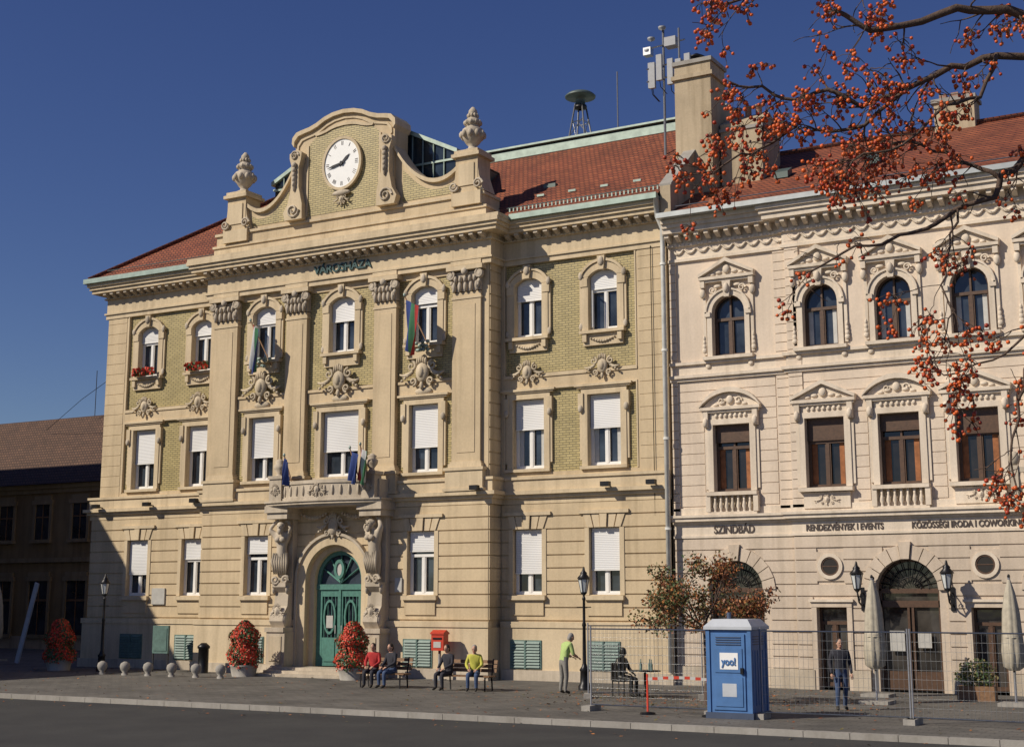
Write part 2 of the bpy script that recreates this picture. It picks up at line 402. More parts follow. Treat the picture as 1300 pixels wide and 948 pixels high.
T.box(XL-.86,RL-.8,-.9,-.72,16.265,16.47,'copper');T.box(XL-.86,XL-.7,-.72,13.5,16.265,16.47,'copper')
T.box(RR+.8,XR+.02,-.9,-.72,16.265,16.47,'copper')
T.box(XL-.7,RL-.02,-.72,1.0,16.27,16.40,'zinc');T.box(RR+.03,XR,-.72,1.0,16.27,16.40,'zinc')
T.box(RL-.75,RR+.8,YR-.86,0.3,16.27,16.40,'ochre_trim')
def win(mb,cx,z0,zs,rise,w,y,blind=.35,frame='white_paint',gl='glass_dark',bl='blind',transom=.62,yo=.2,curt=None,mull=1,sash=False):
    yg=y+yo;l,r=cx-w/2,cx+w/2;top=zs+rise
    if rise<.01: P=[(l,z0),(r,z0),(r,zs),(l,zs)]
    else: P=[(l,z0),(r,z0)]+arc(cx,zs,w,rise,12)[::-1]
    mb.add([(a,yg+.05,b) for a,b in P],[tuple(range(len(P)))],gl)
    t=.07
    mb.box(l,l+t,yg-.04,yg+.03,z0,zs,frame);mb.box(r-t,r,yg-.04,yg+.03,z0,zs,frame)
    mb.box(l+t,r-t,yg-.042,yg+.03,z0,z0+t,frame)
    if rise<.01: mb.box(l+t,r-t,yg-.042,yg+.03,zs-t,zs,frame)
    else: mb.ring(arc(cx,zs,w-2*t,rise-t*.9,12),arc(cx,zs,w,rise,12),yg-.04,yg+.03,frame)
    zt=z0+(top-z0)*transom
    if mull: mb.box(cx-.05,cx+.05,yg-.05,yg+.028,z0+t,min(top-t,zt),frame)
    mb.box(l+t,r-t,yg-.055,yg+.027,zt-.05,zt+.05,frame)
    if mull>1: mb.box(cx-.03,cx+.03,yg-.05,yg+.028,zt,top-t,frame)
    if curt:
        for a,b in ((l+t,l+w*.22),(r-w*.22,r-t)): mb.box(a,b,yg+.035,yg+.045,z0+t,zt-.05,curt)
    for s in (-1,1):
        a=cx+.055 if s>0 else l+t; b=r-t if s>0 else cx-.055
        if sash and s<0: # casement standing open
            q0=Vector((a,yg-.05,0));dr=Vector((.35,-.94,0))*(b-a)
            for u0,u1,za,zb_ in ((0,.1,z0+t,zt-.05),(.9,1,z0+t,zt-.05),(.1,.9,z0+t,z0+t+.06),(.1,.9,zt-.11,zt-.05)):
                p0=q0+dr*u0;p1=q0+dr*u1;n_=Vector((.03,.011,0))
                mb.add([(p0.x,p0.y,za),(p1.x,p1.y,za),(p1.x+n_.x,p1.y+n_.y,za),(p0.x+n_.x,p0.y+n_.y,za),(p0.x,p0.y,zb_),(p1.x,p1.y,zb_),(p1.x+n_.x,p1.y+n_.y,zb_),(p0.x+n_.x,p0.y+n_.y,zb_)],[(0,3,2,1),(4,5,6,7),(0,1,5,4),(1,2,6,5),(2,3,7,6),(3,0,4,7)],frame)
            continue
        mb.box(a,a+.035,yg-.03,yg+.025,z0+t,zt-.05,frame);mb.box(b-.035,b,yg-.03,yg+.025,z0+t,zt-.05,frame);mb.box(a+.035,b-.035,yg-.03,yg+.025,z0+t,z0+t+.05,frame)
    if blind>0:
        zb=top-(top-z0)*blind
        if rise<.01: mb.box(l+.03,r-.03,yg-.11,yg-.065,zb,zs-.01,bl)
        else:
            A=arc(cx,zs,w-.04,rise-.02,12)
            mb.pxz([(l+.02,zb),(r-.02,zb)]+A[::-1],yg-.11,yg-.065,bl)
        mb.box(l+.02,r-.02,yg-.12,yg-.06,zb-.05,zb-.004,frame)
def surround3(cx,y,w=1.12):
    m='ochre_trim';z0=12.05;zs=13.98
    for d in (-1,1):
        T.cbox(cx+d*(w/2+.13),.25,y-.11,y+.01,z0-.02,zs,m);T.cbox(cx+d*(w/2+.30),.1,y-.08,y+.01,z0+.25,zs-.12,m)
        T.cbox(cx+d*(w/2+.17),.3,y-.14,y+.01,zs-.35,zs-.05,m)
        ORN.ell((cx+d*(w/2+.28),y-.12,zs+.05),(.1,.07,.16),'stone',8,6)
        T.cbox(cx+d*(w/2+.12),.16,y-.2,y+.01,z0-.42,z0-.14,m)
        ORN.ell((cx+d*(w/2+.30),y-.08,z0+.15),(.09,.05,.14),'stone',8,6)
    T.ring(arc(cx,zs,w,.24),arc(cx,zs+.0,w+.52,.50),y-.12,y+.01,m)
    T.ring(arc(cx,zs+.02,w+.52,.50),arc(cx,zs+.02,w+.72,.60),y-.17,y+.01,m)
    T.pxz([(cx-.1,zs+.2),(cx+.1,zs+.2),(cx+.15,zs+.70),(cx-.15,zs+.70)],y-.22,y+.01,m)
    ORN.ell((cx,y-.22,zs+.5),(.12,.07,.18),'stone',8,6)
    T.cbox(cx,w+.62,y-.24,y+.01,z0-.13,z0-.02,m);T.cbox(cx,w+.42,y-.1,y+.01,z0-.55,z0-.132,m)
def surround2(cx,y,w=1.26):
    m='ochre_trim';z0=7.3;zt=9.78
    for d in (-1,1):
        T.cbox(cx+d*(w/2+.12),.22,y-.11,y+.01,z0-.02,zt+.001,m);T.cbox(cx+d*(w/2+.27),.1,y-.08,y+.01,z0+.2,zt-.15,m)
        T.cbox(cx+d*(w/2+.25),.2,y-.16,y+.01,zt-.5,zt+.05,m);ORN.ell((cx+d*(w/2+.25),y-.16,zt-.5),(.1,.07,.14),'stone',8,6)
    T.cbox(cx,w+.5,y-.112,y+.01,zt+.002,zt+.22,m);T.cbox(cx,w+.95,y-.21,y+.01,zt+.28,zt+.36,m);T.cbox(cx,w+.8,y-.16,y+.01,zt+.22,zt+.28,m)
    T.cbox(cx,w+.55,y-.2,y+.01,z0-.13,z0-.02,m)
for x in wingx:
    surround3(x,0);surround2(x,0)
    cartouche(ORN,x,10.75,-.13,.85,'ochre_stone',1.05)
    garland(ORN,x-.45,x+.45,11.75,-.1,.12,'ochre_stone',.035)
surround3(risx[0],YR);surround3(risx[1],YR,1.2);surround3(risx[2],YR)
surround2(risx[0],YR);surround2(risx[1],YR,1.75);surround2(risx[2],YR)
for x in risx:
    cartouche(ORN,x,10.95,YR-.15,1.2,'ochre_stone',1.05)
    ORN.ell((x,YR-.1,10.25),(.4,.12,.16),'ochre_stone')
for i,x in enumerate(wingx):
    win(WN,x,12.05,13.98,.24,1.12,0,[.30,.28,.36,.30][i],transom=.66,curt=None,sash=(i==3))
    win(WN,x,7.3,9.78,0,1.26,0,[.56,.40,.42,.46][i],transom=.62,curt='curtain_white' if i>1 else None)
    win(WN,x,2.9,5.15,0,1.15,-.12,[.60,.34,.66,.62][i],transom=.62)
for i,x in enumerate(risx):
    win(WN,x,12.05,13.98,.24,1.2 if i==1 else 1.12,YR,[.30,.42,.28][i],transom=.66,sash=(i==0))
    win(WN,x,7.3,9.78,0,1.75 if i==1 else 1.26,YR,[.62,.60,.62][i],transom=.60)
for i,x in enumerate((risx[0],risx[2])): win(WN,x,2.9,5.15,0,1.15,YR-.12,[.28,.30][i],transom=.62)
for x,y in [(a,-.12) for a in wingx]+[(risx[0],YR-.12),(risx[2],YR-.12)]:
    for d in (-1,1): T.cbox(x+d*(.575+.09),.17,y-.075,y+.01,2.88,5.16,'ochre_trim')
    T.cbox(x,1.5,y-.2,y+.01,2.72,2.87,'ochre_trim');T.cbox(x,1.3,y-.1,y+.01,2.2,2.718,'ochre')
    for k in range(-2,3):
        T.pxz([(x+k*.26-.11,5.17),(x+k*.26+.11,5.17),(x+k*.33+.14,5.62),(x+k*.33-.14,5.62)],y-.09-(.06 if k==0 else 0),y+.01,'ochre_trim')
    T.cbox(x,1.9,y-.14,y+.01,5.64,5.76,'ochre_trim')
for x,y in [(wingx[0],-.3),(wingx[1],-.3),(wingx[2],-.3),(wingx[3],-.3),(risx[0],YR-.3),(risx[2],YR-.3)]:
    WN.cbox(x,1.24,y-.03,y+.01,.38,1.36,'louver_green')
    for k in range(9): WN.pyz([(y-.07,.45+k*.1),(y-.03,.52+k*.1),(y-.03,.50+k*.1),(y-.075,.43+k*.1)],x-.56,x+.56,'louver_green')
    WN.cbox(x,.06,y-.08,y,.385,1.355,'louver_green')
WN.box(-23.1,-22.4,-.23,-.15,2.55,3.2,'plaque')
WN.box(C+2.75,C+3.05,YR-.26,YR-.15,3.0,3.5,'plaque')
FL=MB()
for x in wingx[:2]:
    FL.cbox(x,1.0,-.42,-.25,12.06,12.2,'bench_wood')
    for i in range(150):
        FLp=(x+rnd.uniform(-.55,.55),-.36+rnd.uniform(-.14,.1),12.2+rnd.uniform(-.12,.16))
        a=rnd.uniform(0,6.3);s=.05
        FL.quad((FLp[0]-s*cos(a),FLp[1]-s*sin(a),FLp[2]-s),(FLp[0]+s*cos(a),FLp[1]+s*sin(a),FLp[2]-s),(FLp[0]+s*cos(a),FLp[1]+s*sin(a),FLp[2]+s),(FLp[0]-s*cos(a),FLp[1]-s*sin(a),FLp[2]+s),rnd.choice(['flower_red','flower_red','plant_leaf']))
FL.make('geranium_boxes',TH)
# ---- attic
A=MB();ya,yb2=-1.0,-.35
A.box(RL+.1,RR-.1,ya,yb2+.6,16.4,16.85,'ochre_trim');A.box(RL+.05,RR-.05,ya-.06,yb2+.6,16.852,16.95,'ochre_trim')
A.box(RL+.2,RR-.2,ya+.03,yb2+.5,16.952,17.35,'ochre');A.box(RL+.15,RR-.15,ya-.05,yb2+.5,17.352,17.46,'ochre_trim')
top=[(-2.4,20.55),(-2.38,20.78),(-2.2,20.98),(-1.95,21.04),(-1.6,21.1),(-1.25,21.22),(-.9,21.40),(-.5,21.52),(0,21.57)]
top=top+[(-a,b) for a,b in top[::-1][1:]]
blk=[(C+a,b) for a,b in top]
A.pxz([(C-2.4,17.4)]+blk+[(C+2.4,17.4)],ya,yb2+.25,'ochre')
A.ring([(a,b-.02) for a,b in blk],[(C+(a-C)*1.045,b+.14) for a,b in blk],ya-.14,yb2+.3,'ochre_trim')
A.ring([(C+(a-C)*.93,b-.22) for a,b in blk],[(C+(a-C)*.96,b-.15) for a,b in blk],ya-.05,ya+.01,'ochre_trim')
A.ring([(C+a*.70,20.62+(b-20.55)*.45) for a,b in top[3:-3]],[(C+a*.74,20.72+(b-20.55)*.45) for a,b in top[3:-3]],ya-.06,ya+.01,'ochre_trim')
A.pxz([(C-1.7,17.6),(C-1.7,20.55)]+[(C+a*.70,20.6+(b-20.55)*.45) for a,b in top[3:-3]]+[(C+1.7,20.55),(C+1.7,17.6)],ya-.012,ya+.01,'glazed_brick')
for d in (-1,1):
    A.box(*(sorted((C+d*1.70,C+d*1.78))),ya-.05,ya+.01,17.6,20.5,'ochre_trim')
    S=[(1.78,17.48),(2.62,17.48),(2.72,17.8),(2.5,18.15),(2.36,18.8),(2.36,19.7),(2.46,20.0),(2.46,20.2),(2.1,20.35),(1.86,20.2),(1.9,19.9),(2.0,19.6),(1.98,18.8),(1.8,18.1)]
    S=[(C+d*a,b) for a,b in S]
    A.pxz(S,ya-.30,ya-.005,'ochre_trim')
    spiral(A,C+d*2.22,ya-.32,17.85,.30,'stone',1.6,.05,d,0);spiral(A,C+d*2.2,ya-.32,20.1,.2,'stone',1.6,.04,-d,0)
    ORN.ell((C+d*2.18,ya-.34,19.1),(.09,.08,.5),'stone');
    for k in range(5): ORN.ell((C+d*2.18,ya-.36,19.7-.2*k),(.11-.01*k,.09,.12),'stone',7,5)
    PX=C+5.72 if d>0 else C-5.3
    hw=abs(PX-C)-.5
    cur=[]
    for i in range(15):
        t=i/14;x=2.4+(hw-2.4)*t;z=17.98+1.75*(1-t)**2.8+.45*t**5
        cur.append((C+d*x,z))
    A.pxz([(C+d*2.4,17.4)]+cur+[(C+d*hw,17.4)],ya+.1,yb2,'ochre')
    A.pxz([(C+d*2.75,17.6)]+[(C+d*2.75,cur[2][1]-.28)]+[(x,z-.25) for x,z in cur[3:-1]]+[(C+d*(hw-.2),17.6)],ya+.085,ya+.12,'glazed_brick')
    A.ring([(x,z-.01) for x,z in cur],[(x,z+.15) for x,z in cur],ya-.05,yb2+.08,'ochre_trim')
    px=PX
    A.cbox(px,1.25,ya-.16,yb2+.3,17.0,17.5,'ochre_trim');A.cbox(px,.95,ya-.10,yb2+.15,17.5,18.85,'ochre')
    A.cbox(px,.66,ya-.14,ya-.09,17.75,18.6,'ochre_trim')
    A.cbox(px,1.2,ya-.24,yb2+.28,18.85,18.98,'ochre_trim');A.cbox(px,1.02,ya-.17,yb2+.2,18.98,19.12,'ochre_trim')
    for e in (-1,1): spiral(A,px+e*.52,ya-.16,17.75,.2,'stone',1.5,.05,e,0);A.pxz([(px+e*.46,17.5),(px+e*.72,17.5),(px+e*.52,18.1),(px+e*.46,18.7)],ya-.08,yb2+.1,'ochre_trim')
    yc=(ya+yb2)/2
    A.lathe(px,yc,[(.28,19.12),(.32,19.2),(.19,19.27),(.15,19.36),(.25,19.46),(.40,19.68),(.44,19.88),(.38,20.02),(.25,20.1),(.23,20.18),(.34,20.24),(.32,20.34),(.21,20.44),(.13,20.54),(.18,20.64),(.16,20.76),(.05,20.9)],'stone',16)
    for k in range(10):
        a=2*pi*k/10;A.ell((px+.41*cos(a),yc+.41*sin(a),19.8),(.11,.11,.15),'stone',7,5);A.ell((px+.29*cos(a),yc+.29*sin(a),20.27),(.08,.08,.1),'stone',6,4)
        A.ell((px+.18*cos(a),yc+.18*sin(a),20.55),(.06,.06,.09),'stone',6,4)
A.make('attic_gable',TH)
CK=MB();cz=19.5;yk=ya-.06
def ellp(rx,rz,n=40,cx=C,z=cz): return [(cx+rx*cos(2*pi*i/n),z+rz*sin(2*pi*i/n)) for i in range(n+1)]
CK.ring(ellp(.84,.98),ellp(.95,1.09),yk-.10,yk+.03,'ochre_trim')
CK.pxz(ellp(.85,.99)[:-1],yk-.06,yk+.03,'clock_face')
for h in range(12):
    a=pi/2-h*pi/6;nst=[2,1,2,3,3,2,2,3,3,2,1,2][h]
    for k in range(nst):
        aa=a+(k-(nst-1)/2)*.085;ux,uz=cos(aa),sin(aa);tx,tz=-sin(aa)*.011,cos(aa)*.011
        q=[(C+.85*(ux*r+s*tx),cz+1.0*(uz*r+s*tz)) for r,s in ((.74,-1),(.90,-1),(.90,1),(.74,1))]
        CK.pxz(q,yk-.072,yk-.058,'letter_brown')
def hand(ang,L,w,y):
    ux,uz=sin(ang),cos(ang);tx,tz=cos(ang),-sin(ang)
    q=[(-.16,-w*.6),(-.16,w*.6),(L*.6,w),(L,0),(L*.6,-w)]
    CK.pxz([(C+.88*(ux*a+tx*b),cz+uz*a+tz*b) for a,b in q],y-.012,y,'black_iron')
hand(math.radians(52),.55,.06,yk-.08);hand(math.radians(259),.8,.045,yk-.1)
CK.pxz(ellp(.07,.08,14)[:-1],yk-.13,yk-.06,'black_iron')
CK.ell((C,yk-.06,cz-1.2),(.45,.10,.12),'stone');cartouche(CK,C,18.05,yk-.02,.5,'ochre_stone')
CK.make('clock',TH)
text('sign_letters','VÁROSHÁZA',C+.1,YR-.27,15.19,.44,'letter_green',TH,2.75,.03,.012)
# ---- roof
R=MB()
e=16.42;zr=20.75
def q4(a,b,c,d,m='roof_tile'): R.quad(a,b,c,d,m)
q4((XL-.7,-.75,e),(XR,-.75,e),(XR,5,zr),(XL+5.1,5,zr));q4((XL-.7,-.75,e),(XL+5.1,5,zr),(XL+5.1,8.4,zr),(XL-.7,13.6,e))
q4((XL-.7,13.6,e),(XL+5.1,8.4,zr),(XR,8.4,zr),(XR,13.6,e));q4((XL+5.1,5,zr),(XR,5,zr),(XR,8.4,zr),(XL+5.1,8.4,zr),'zinc')
R.quad((XL-.7,-.7,e-.03),(XR,-.7,e-.03),(XR,13.6,e-.03),(XL-.7,13.6,e-.03),'zinc')
R.box(XL+5.0,XR+.02,4.8,5.2,zr-.12,zr+.22,'copper');R.box(XL+5.0,XR+.02,5.2,8.4,zr+.0,zr+.30,'copper');R.box(XL+4.95,XR+.04,4.7,8.5,zr+.302,zr+.38,'copper')
R.tube([(XL-.7,-.75,e+.05),(XL+5.1,5,zr+.08)],.11,'roof_tile',6)
for i in range(40):
    x=RR+.5+i*.16
    if x<XR-.1: R.box(x,x+.05,-.35,-.33,16.72,16.86,'copper')
R.tube([(RR+.4,-.34,16.87),(XR,-.34,16.87)],.022,'copper',5);R.tube([(XL,-.34,16.87),(RL,-.34,16.87)],.022,'copper',5)
R.box(-5.6,-5.1,1.3,1.9,17.85,18.12,'copper_dark')
for k in range(5): R.box(RR+1.2+k*1.3,RR+1.5+k*1.3,.5+.02*k,.56+.02*k,17.42,17.5,'copper')
zl,ze=21.75,19.6;LX=4.4
for s in (-1,1):
    a=(C,.3,zl);b=(C+s*LX,.3,ze);c=(C+s*LX,7,ze);d=(C,7,zl);R.quad(a,b,c,d,'glass_sky')
    for k in range(7):
        y=.3+k*6.7/6;R.tube([(C,y,zl+.03),(C+s*LX,y,ze+.03)],.04,'copper_dark',4)
    for k in range(4):
        t=k/3;R.tube([(C+s*LX*t,.3,zl+(ze-zl)*t+.03),(C+s*LX*t,7,zl+(ze-zl)*t+.03)],.04,'copper_dark',4)
    R.quad((C+s*LX,.3,ze),(C+s*LX,7,ze),(C+s*LX,7,17),(C+s*LX,.3,17),'copper_dark')
    R.pxz([(C+s*LX*1.03,ze-.05),(C,zl+.05),(C,zl+.22),(C+s*LX*1.03,ze+.12)],.1,.4,'copper')
    for k in range(1,9):
        x=C+s*LX*k/9;R.tube([(x,.17,17.4),(x,.17,zl+(ze-zl)*k/9)],.035,'copper',4)
gp=[(C-LX,17),(C+LX,17),(C+LX,ze),(C,zl),(C-LX,ze)]
R.pxz(gp,.22,.3,'glass_sky');R.pxz(gp,7,7.1,'copper_dark')
for z in (18.6,19.3): R.box(C-LX,C+LX,.14,.2,z,z+.08,'copper')
fw=[(-.55,15.8),(-.55,16.75),(4.7,21.0),(5.0,21.35),(8.6,21.35),(13.4,16.9),(13.4,15.8)]
R.pyz(fw,-.02,.36,'chimney_plaster');R.pyz([(a,b+.003) for a,b in fw[1:6]]+[(a,b+.07) for a,b in fw[1:6]][::-1],-.06,.40,'concrete')
R.make('roof',TH)
CH=MB()
CH.box(-.35,1.05,1.7,3.1,16.5,21.9,'chimney_plaster');CH.box(-.45,1.15,1.6,3.2,21.35,21.5,'chimney_plaster');CH.box(-.42,1.12,1.63,3.17,21.9,22.05,'concrete')
CH.lathe(.25,2.4,[(.2,22.05),(.2,22.35),(.32,22.36),(.32,22.4),(.05,22.55)],'black_iron',12);CH.lathe(.75,2.4,[(.13,22.05),(.13,22.3)],'zinc',10)
CH.pyz([(2.3,17),(2.3,19.6),(3.2,20.1),(4.2,19.7),(4.2,17)],1.15,2.7,'chimney_plaster');CH.box(1.1,2.75,2.25,4.25,19.3,19.42,'concrete')
for k in range(3): CH.lathe(1.5+k*.4,3.2,[(.12,19.9),(.12,20.35),(.17,20.37),(.17,20.43)],'red_brick',10)
CH.make('chimney',TH)
AN=MB()
AN.tube([(-1.15,2.6,18.6),(-1.15,2.6,24.0)],.05,'grey_steel',8);AN.tube([(-.35,2.2,20.9),(-.35,2.2,23.6)],.04,'grey_steel',8)
for (x,y,z) in ((-1.5,2.35,22.0),(-1.15,2.2,22.2),(-.75,2.3,22.0),(-.3,2.0,21.8),(.1,1.9,21.9),(-1.75,2.8,22.2)):
    AN.box(x-.11,x+.11,y-.08,y+.05,z-.5,z+.5,'antenna_grey');AN.box(x-.03,x+.03,y+.05,y+.16,z-.3,z-.22,'grey_steel');AN.box(x-.03,x+.03,y+.05,y+.16,z+.2,z+.28,'grey_steel')
    AN.tube([(x,y,z-.5),(x+.03,y,z-.75),(x+.2,y+.2,z-1.0)],.015,'black_iron',4)
for z in (21.9,22.4,23.2): AN.tube([(-1.85,2.6,z),(-.2,2.4,z)],.03,'grey_steel',6)
for x,z in ((-1.6,23.55),(-1.15,23.9),(-.85,23.4),(-1.75,23.1)):
    AN.lathe(x,2.5,[(.02,z-.12),(.14,z-.06),(.15,z+.02),(.05,z+.06)],'antenna_grey',10)
AN.box(-.95,-.5,2.2,2.6,23.0,23.35,'antenna_grey');AN.box(-1.9,-1.6,2.4,2.7,22.9,23.2,'grey_steel')
AN.make('antenna_mast',TH)
SI=MB()
sx,sy=-6.2,5.6
for k in range(4):
    a=pi/4+k*pi/2;SI.tube([(sx+.55*cos(a),sy+.55*sin(a),21.0),(sx+.22*cos(a),sy+.22*sin(a),22.75)],.035,'grey_steel',5)
    b=a+pi/2;SI.tube([(sx+.5*cos(a),sy+.5*sin(a),21.3),(sx+.35*cos(b),sy+.35*sin(b),22.1)],.02,'grey_steel',4);SI.tube([(sx+.38*cos(a),sy+.38*sin(a),21.95),(sx+.38*cos(b),sy+.38*sin(b),21.95)],.02,'grey_steel',4)
SI.lathe(sx,sy,[(.2,22.7),(.2,23.0),(.28,23.04),(.62,23.02),(.64,23.08),(.5,23.2),(.2,23.30),(.02,23.32)],'copper_dark',20);SI.lathe(sx,sy,[(.12,22.5),(.27,22.55),(.27,22.66),(.12,22.7)],'black_iron',14)
SI.make('roof_siren',TH)
RO=MB();RO.tube([(-4.7,6,21.0),(-4.7,6,24.0)],.03,'grey_steel',6);RO.make('lightning_rod',TH)
D=MB();D.tube([(XR-.05,-.8,16.3),(XR-.1,-.55,15.7),(XR+.0,-.36,15.3),(XR+.0,-.36,14.7),(XR+.0,-.36,.4)],.085,'pipe',10)
for z in (2,5,8,11,14): D.lathe(XR,-.36,[(.11,z),(.11,z+.08)],'pipe',10)
D.tube([(XR-.55,-.16,14.8),(XR-.55,-.16,5.5)],.015,'black_iron',4)
D.make('drainpipe',TH)
FLD=MB()
for x,y in ((RL-.6,-.6),(RL-3.4,-.6),(C-6.8,YR-.5),(C+6.3,YR-.6),(RR+4.4,-.55),(XR-.5,-.55),(XL+.3,-.6)):
    FLD.box(x-.16,x+.16,y-.1,y+.1,6.52,6.68,'black_iron');FLD.tube([(x,y+.1,6.6),(x,y+.4,6.55)],.03,'black_iron',5)
FLD.make('floodlights',TH)
def cloth(mb,x,y,z,w,h,cols,rot=0,seed=0):
    nu,nv=12,14;vs=[];rr=random.Random(seed);ph=rr.uniform(0,6)
    for j in range(nv+1):
        for i in range(nu+1):
            u=i/nu;v=j/nv;pw=w*(1-.35*v)
            xx=u*pw;yy=.10*math.sin(u*9+ph+v*2)*(.4+v)
            zz=-v*h-.35*u*h*.6
            vs.append((x+xx*cos(rot)-yy*sin(rot),y+xx*sin(rot)+yy*cos(rot),z+zz))
    for i in range(nu):
        m=cols[min(len(cols)-1,int(i/nu*len(cols)))]
        mb.add(vs,[(j*(nu+1)+i,j*(nu+1)+i+1,(j+1)*(nu+1)+i+1,(j+1)*(nu+1)+i) for j in range(nv)],m,True)
F=MB()
def flag(x,y,z,dx,dy,dz,w,h,cols,seed):
    F.tube([(x,y,z),(x+dx,y+dy,z+dz)],.025,'bench_wood',6);F.ell((x+dx,y+dy,z+dz+.03),(.05,.05,.07),'copper',8,5)
    cloth(F,x+dx*.92,y+dy*.92,z+dz*.92,w,h,cols,-.5,seed)
flag(C-3.35,YR-.15,11.8,-.5,-.75,1.7,.75,1.7,['flag_red','flag_white','flag_green','flag_blue'],1)
flag(C+4.1,YR-.15,11.8,-.6,-.85,1.9,.9,1.8,['flag_blue','flag_blue','flag_green','flag_red'],2)
for x in (C-3.6,C+3.95):
    for k in range(14):
        F.ell((x+rnd.uniform(-.35,.3),YR-.4+rnd.uniform(-.15,.1),11.9+rnd.uniform(-.2,.15)),(.09,.08,.07),'copper',6,4)
flag(C+1.6,-1.8,7.1,-.1,-.45,1.05,.75,1.05,['flag_blue'],3);flag(C+1.85,-1.8,7.1,.15,-.5,1.15,.6,1.15,['flag_red','flag_white','flag_green'],4)
flag(C-1.5,-1.8,7.1,-.15,-.3,.95,.3,.9,['flag_blue'],5)
F.make('flags',TH)
def skin_fig(J,E,rad,cats,sub=1):
    names=list(J.keys());idx={n:i for i,n in enumerate(names)}
    me=bpy.data.meshes.new('tmp');me.from_pydata([J[n] for n in names],[(idx[a],idx[b]) for a,b in E],[])
    o=bpy.data.objects.new('tmp',me);bpy.context.collection.objects.link(o)
    mo=o.modifiers.new('s','SKIN');mo.use_smooth_shade=True
    for i,n in enumerate(names):
        sv=me.skin_vertices[0].data[i];r=rad[n];sv.radius=(r,r) if not isinstance(r,tuple) else r;sv.use_root=(i==0)
    if sub: s=o.modifiers.new('u','SUBSURF');s.levels=sub
    bpy.context.view_layer.update()
    ev=o.evaluated_get(bpy.context.evaluated_depsgraph_get());m2=ev.to_mesh()
    V=[v.co[:] for v in m2.vertices];Fc=[tuple(p.vertices) for p in m2.polygons];ev.to_mesh_clear()
    bpy.data.objects.remove(o)
    out=MB();seg=[(Vector(J[a]),Vector(J[b]),cats.get((a,b)) or cats.get('*')) for a,b in E]
    by={}
    for f in Fc:
        c=sum((Vector(V[i]) for i in f),Vector())/len(f);best=None
        for a,b,k in seg:
            d=b-a;t=max(0,min(1,(c-a).dot(d)/max(1e-9,d.dot(d))));q=(c-(a+d*t)).length
            if best is None or q<best[0]: best=(q,k)
        by.setdefault(best[1],[]).append(f)
    for k,fs in by.items(): out.add(V,fs,k,True)
    return out
# ---- portal
P=MB();yp=YR-.12
A1=arc(C,3.45,2.6,1.3,20);A2=arc(C,3.45,3.3,1.65,20)
P.ring(A1,A2,yp-.16,yp+.01,'ochre_trim');P.ring(A2,arc(C,3.45,3.5,1.75,20),yp-.24,yp+.01,'stone')
for d in (-1,1):
    P.box(*sorted((C+d*1.3,C+d*1.65)),yp-.16,yp+.01,0,3.45,'ochre_trim');P.box(*sorted((C+d*1.65,C+d*1.75)),yp-.24,yp+.01,.3,3.45,'stone')
    P.box(*sorted((C+d*1.08,C+d*1.3)),yp+.12,yp+.45,0,3.45,'ochre_trim')
P.ring(arc(C,3.45,2.16,1.08,20),arc(C,3.45,2.6,1.3,20),yp+.12,yp+.45,'ochre_trim')
cartouche(P,C,5.45,yp-.25,.95,'stone');P.ell((C,yp-.3,5.35),(.22,.18,.28),'stone')
dy=yp+.36
DA=arc(C,3.45,2.16,1.08,20)
P.add([(a,dy+.04,b) for a,b in [(C-1.08,.3),(C+1.08,.3)]+DA[::-1]],[tuple(range(23))],'glass_dark')
P.ring(arc(C,3.45,1.86,.93,20),DA,dy-.06,dy+.03,'green_door')
for s in (-1,1):
    P.box(*sorted((C+s*.95,C+s*1.08)),dy-.06,dy+.03,.3,3.45,'green_door')
    P.box(*sorted((C+s*.02,C+s*.12)),dy-.05,dy+.03,.32,3.1,'green_door');P.box(*sorted((C+s*.83,C+s*.95)),dy-.05,dy+.03,.32,3.1,'green_door')
    P.box(*sorted((C+s*.12,C+s*.83)),dy-.045,dy+.03,.32,1.35,'green_door');P.box(*sorted((C+s*.22,C+s*.73)),dy-.075,dy-.04,.48,1.2,'green_door')
    P.box(*sorted((C+s*.12,C+s*.83)),dy-.045,dy+.03,2.85,3.1,'green_door')
    P.ring([(C+s*.48+.22*cos(t*pi/8),2.1+.55*sin(t*pi/8)) for t in range(17)],[(C+s*.48+.29*cos(t*pi/8),2.1+.64*sin(t*pi/8)) for t in range(17)],dy-.07,dy,'green_door')
    for k in range(4): P.box(*sorted((C+s*(.22+k*.17),C+s*(.24+k*.17))),dy-.04,dy+.0,1.35,2.85,'green_door')
    P.tube([(C+s*.14,dy-.14,1.5),(C+s*.14,dy-.14,1.8)],.02,'zinc',6)
P.box(C-1.08,C+1.08,dy-.1,dy+.03,3.1,3.3,'green_door');P.box(C-.05,C+.05,dy-.09,dy-.04,.32,3.1,'green_door')
for k in range(5):
    a=pi*(k+1)/6;P.tube([(C,dy-.02,3.35),(C+.95*cos(a),dy-.02,3.4+.98*sin(a))],.035,'green_door',5)
P.pxz([(C+.13*cos(t*pi/10),3.85+.24*sin(t*pi/10)) for t in range(20)],dy-.14,dy-.06,'plaque')
P.ring([(C+.13*cos(t*pi/10),3.85+.24*sin(t*pi/10)) for t in range(21)],[(C+.24*cos(t*pi/10),3.85+.36*sin(t*pi/10)) for t in range(21)],dy-.18,dy-.06,'green_door')
P.box(C-.6,C-.3,dy-.09,dy-.055,1.7,2.15,'plaque')
for k in range(3): P.box(C-1.9-.35*(2-k),C+1.9+.35*(2-k),-2.7+.35*k,-.93,.1*k,.1+.1*k,'stone')
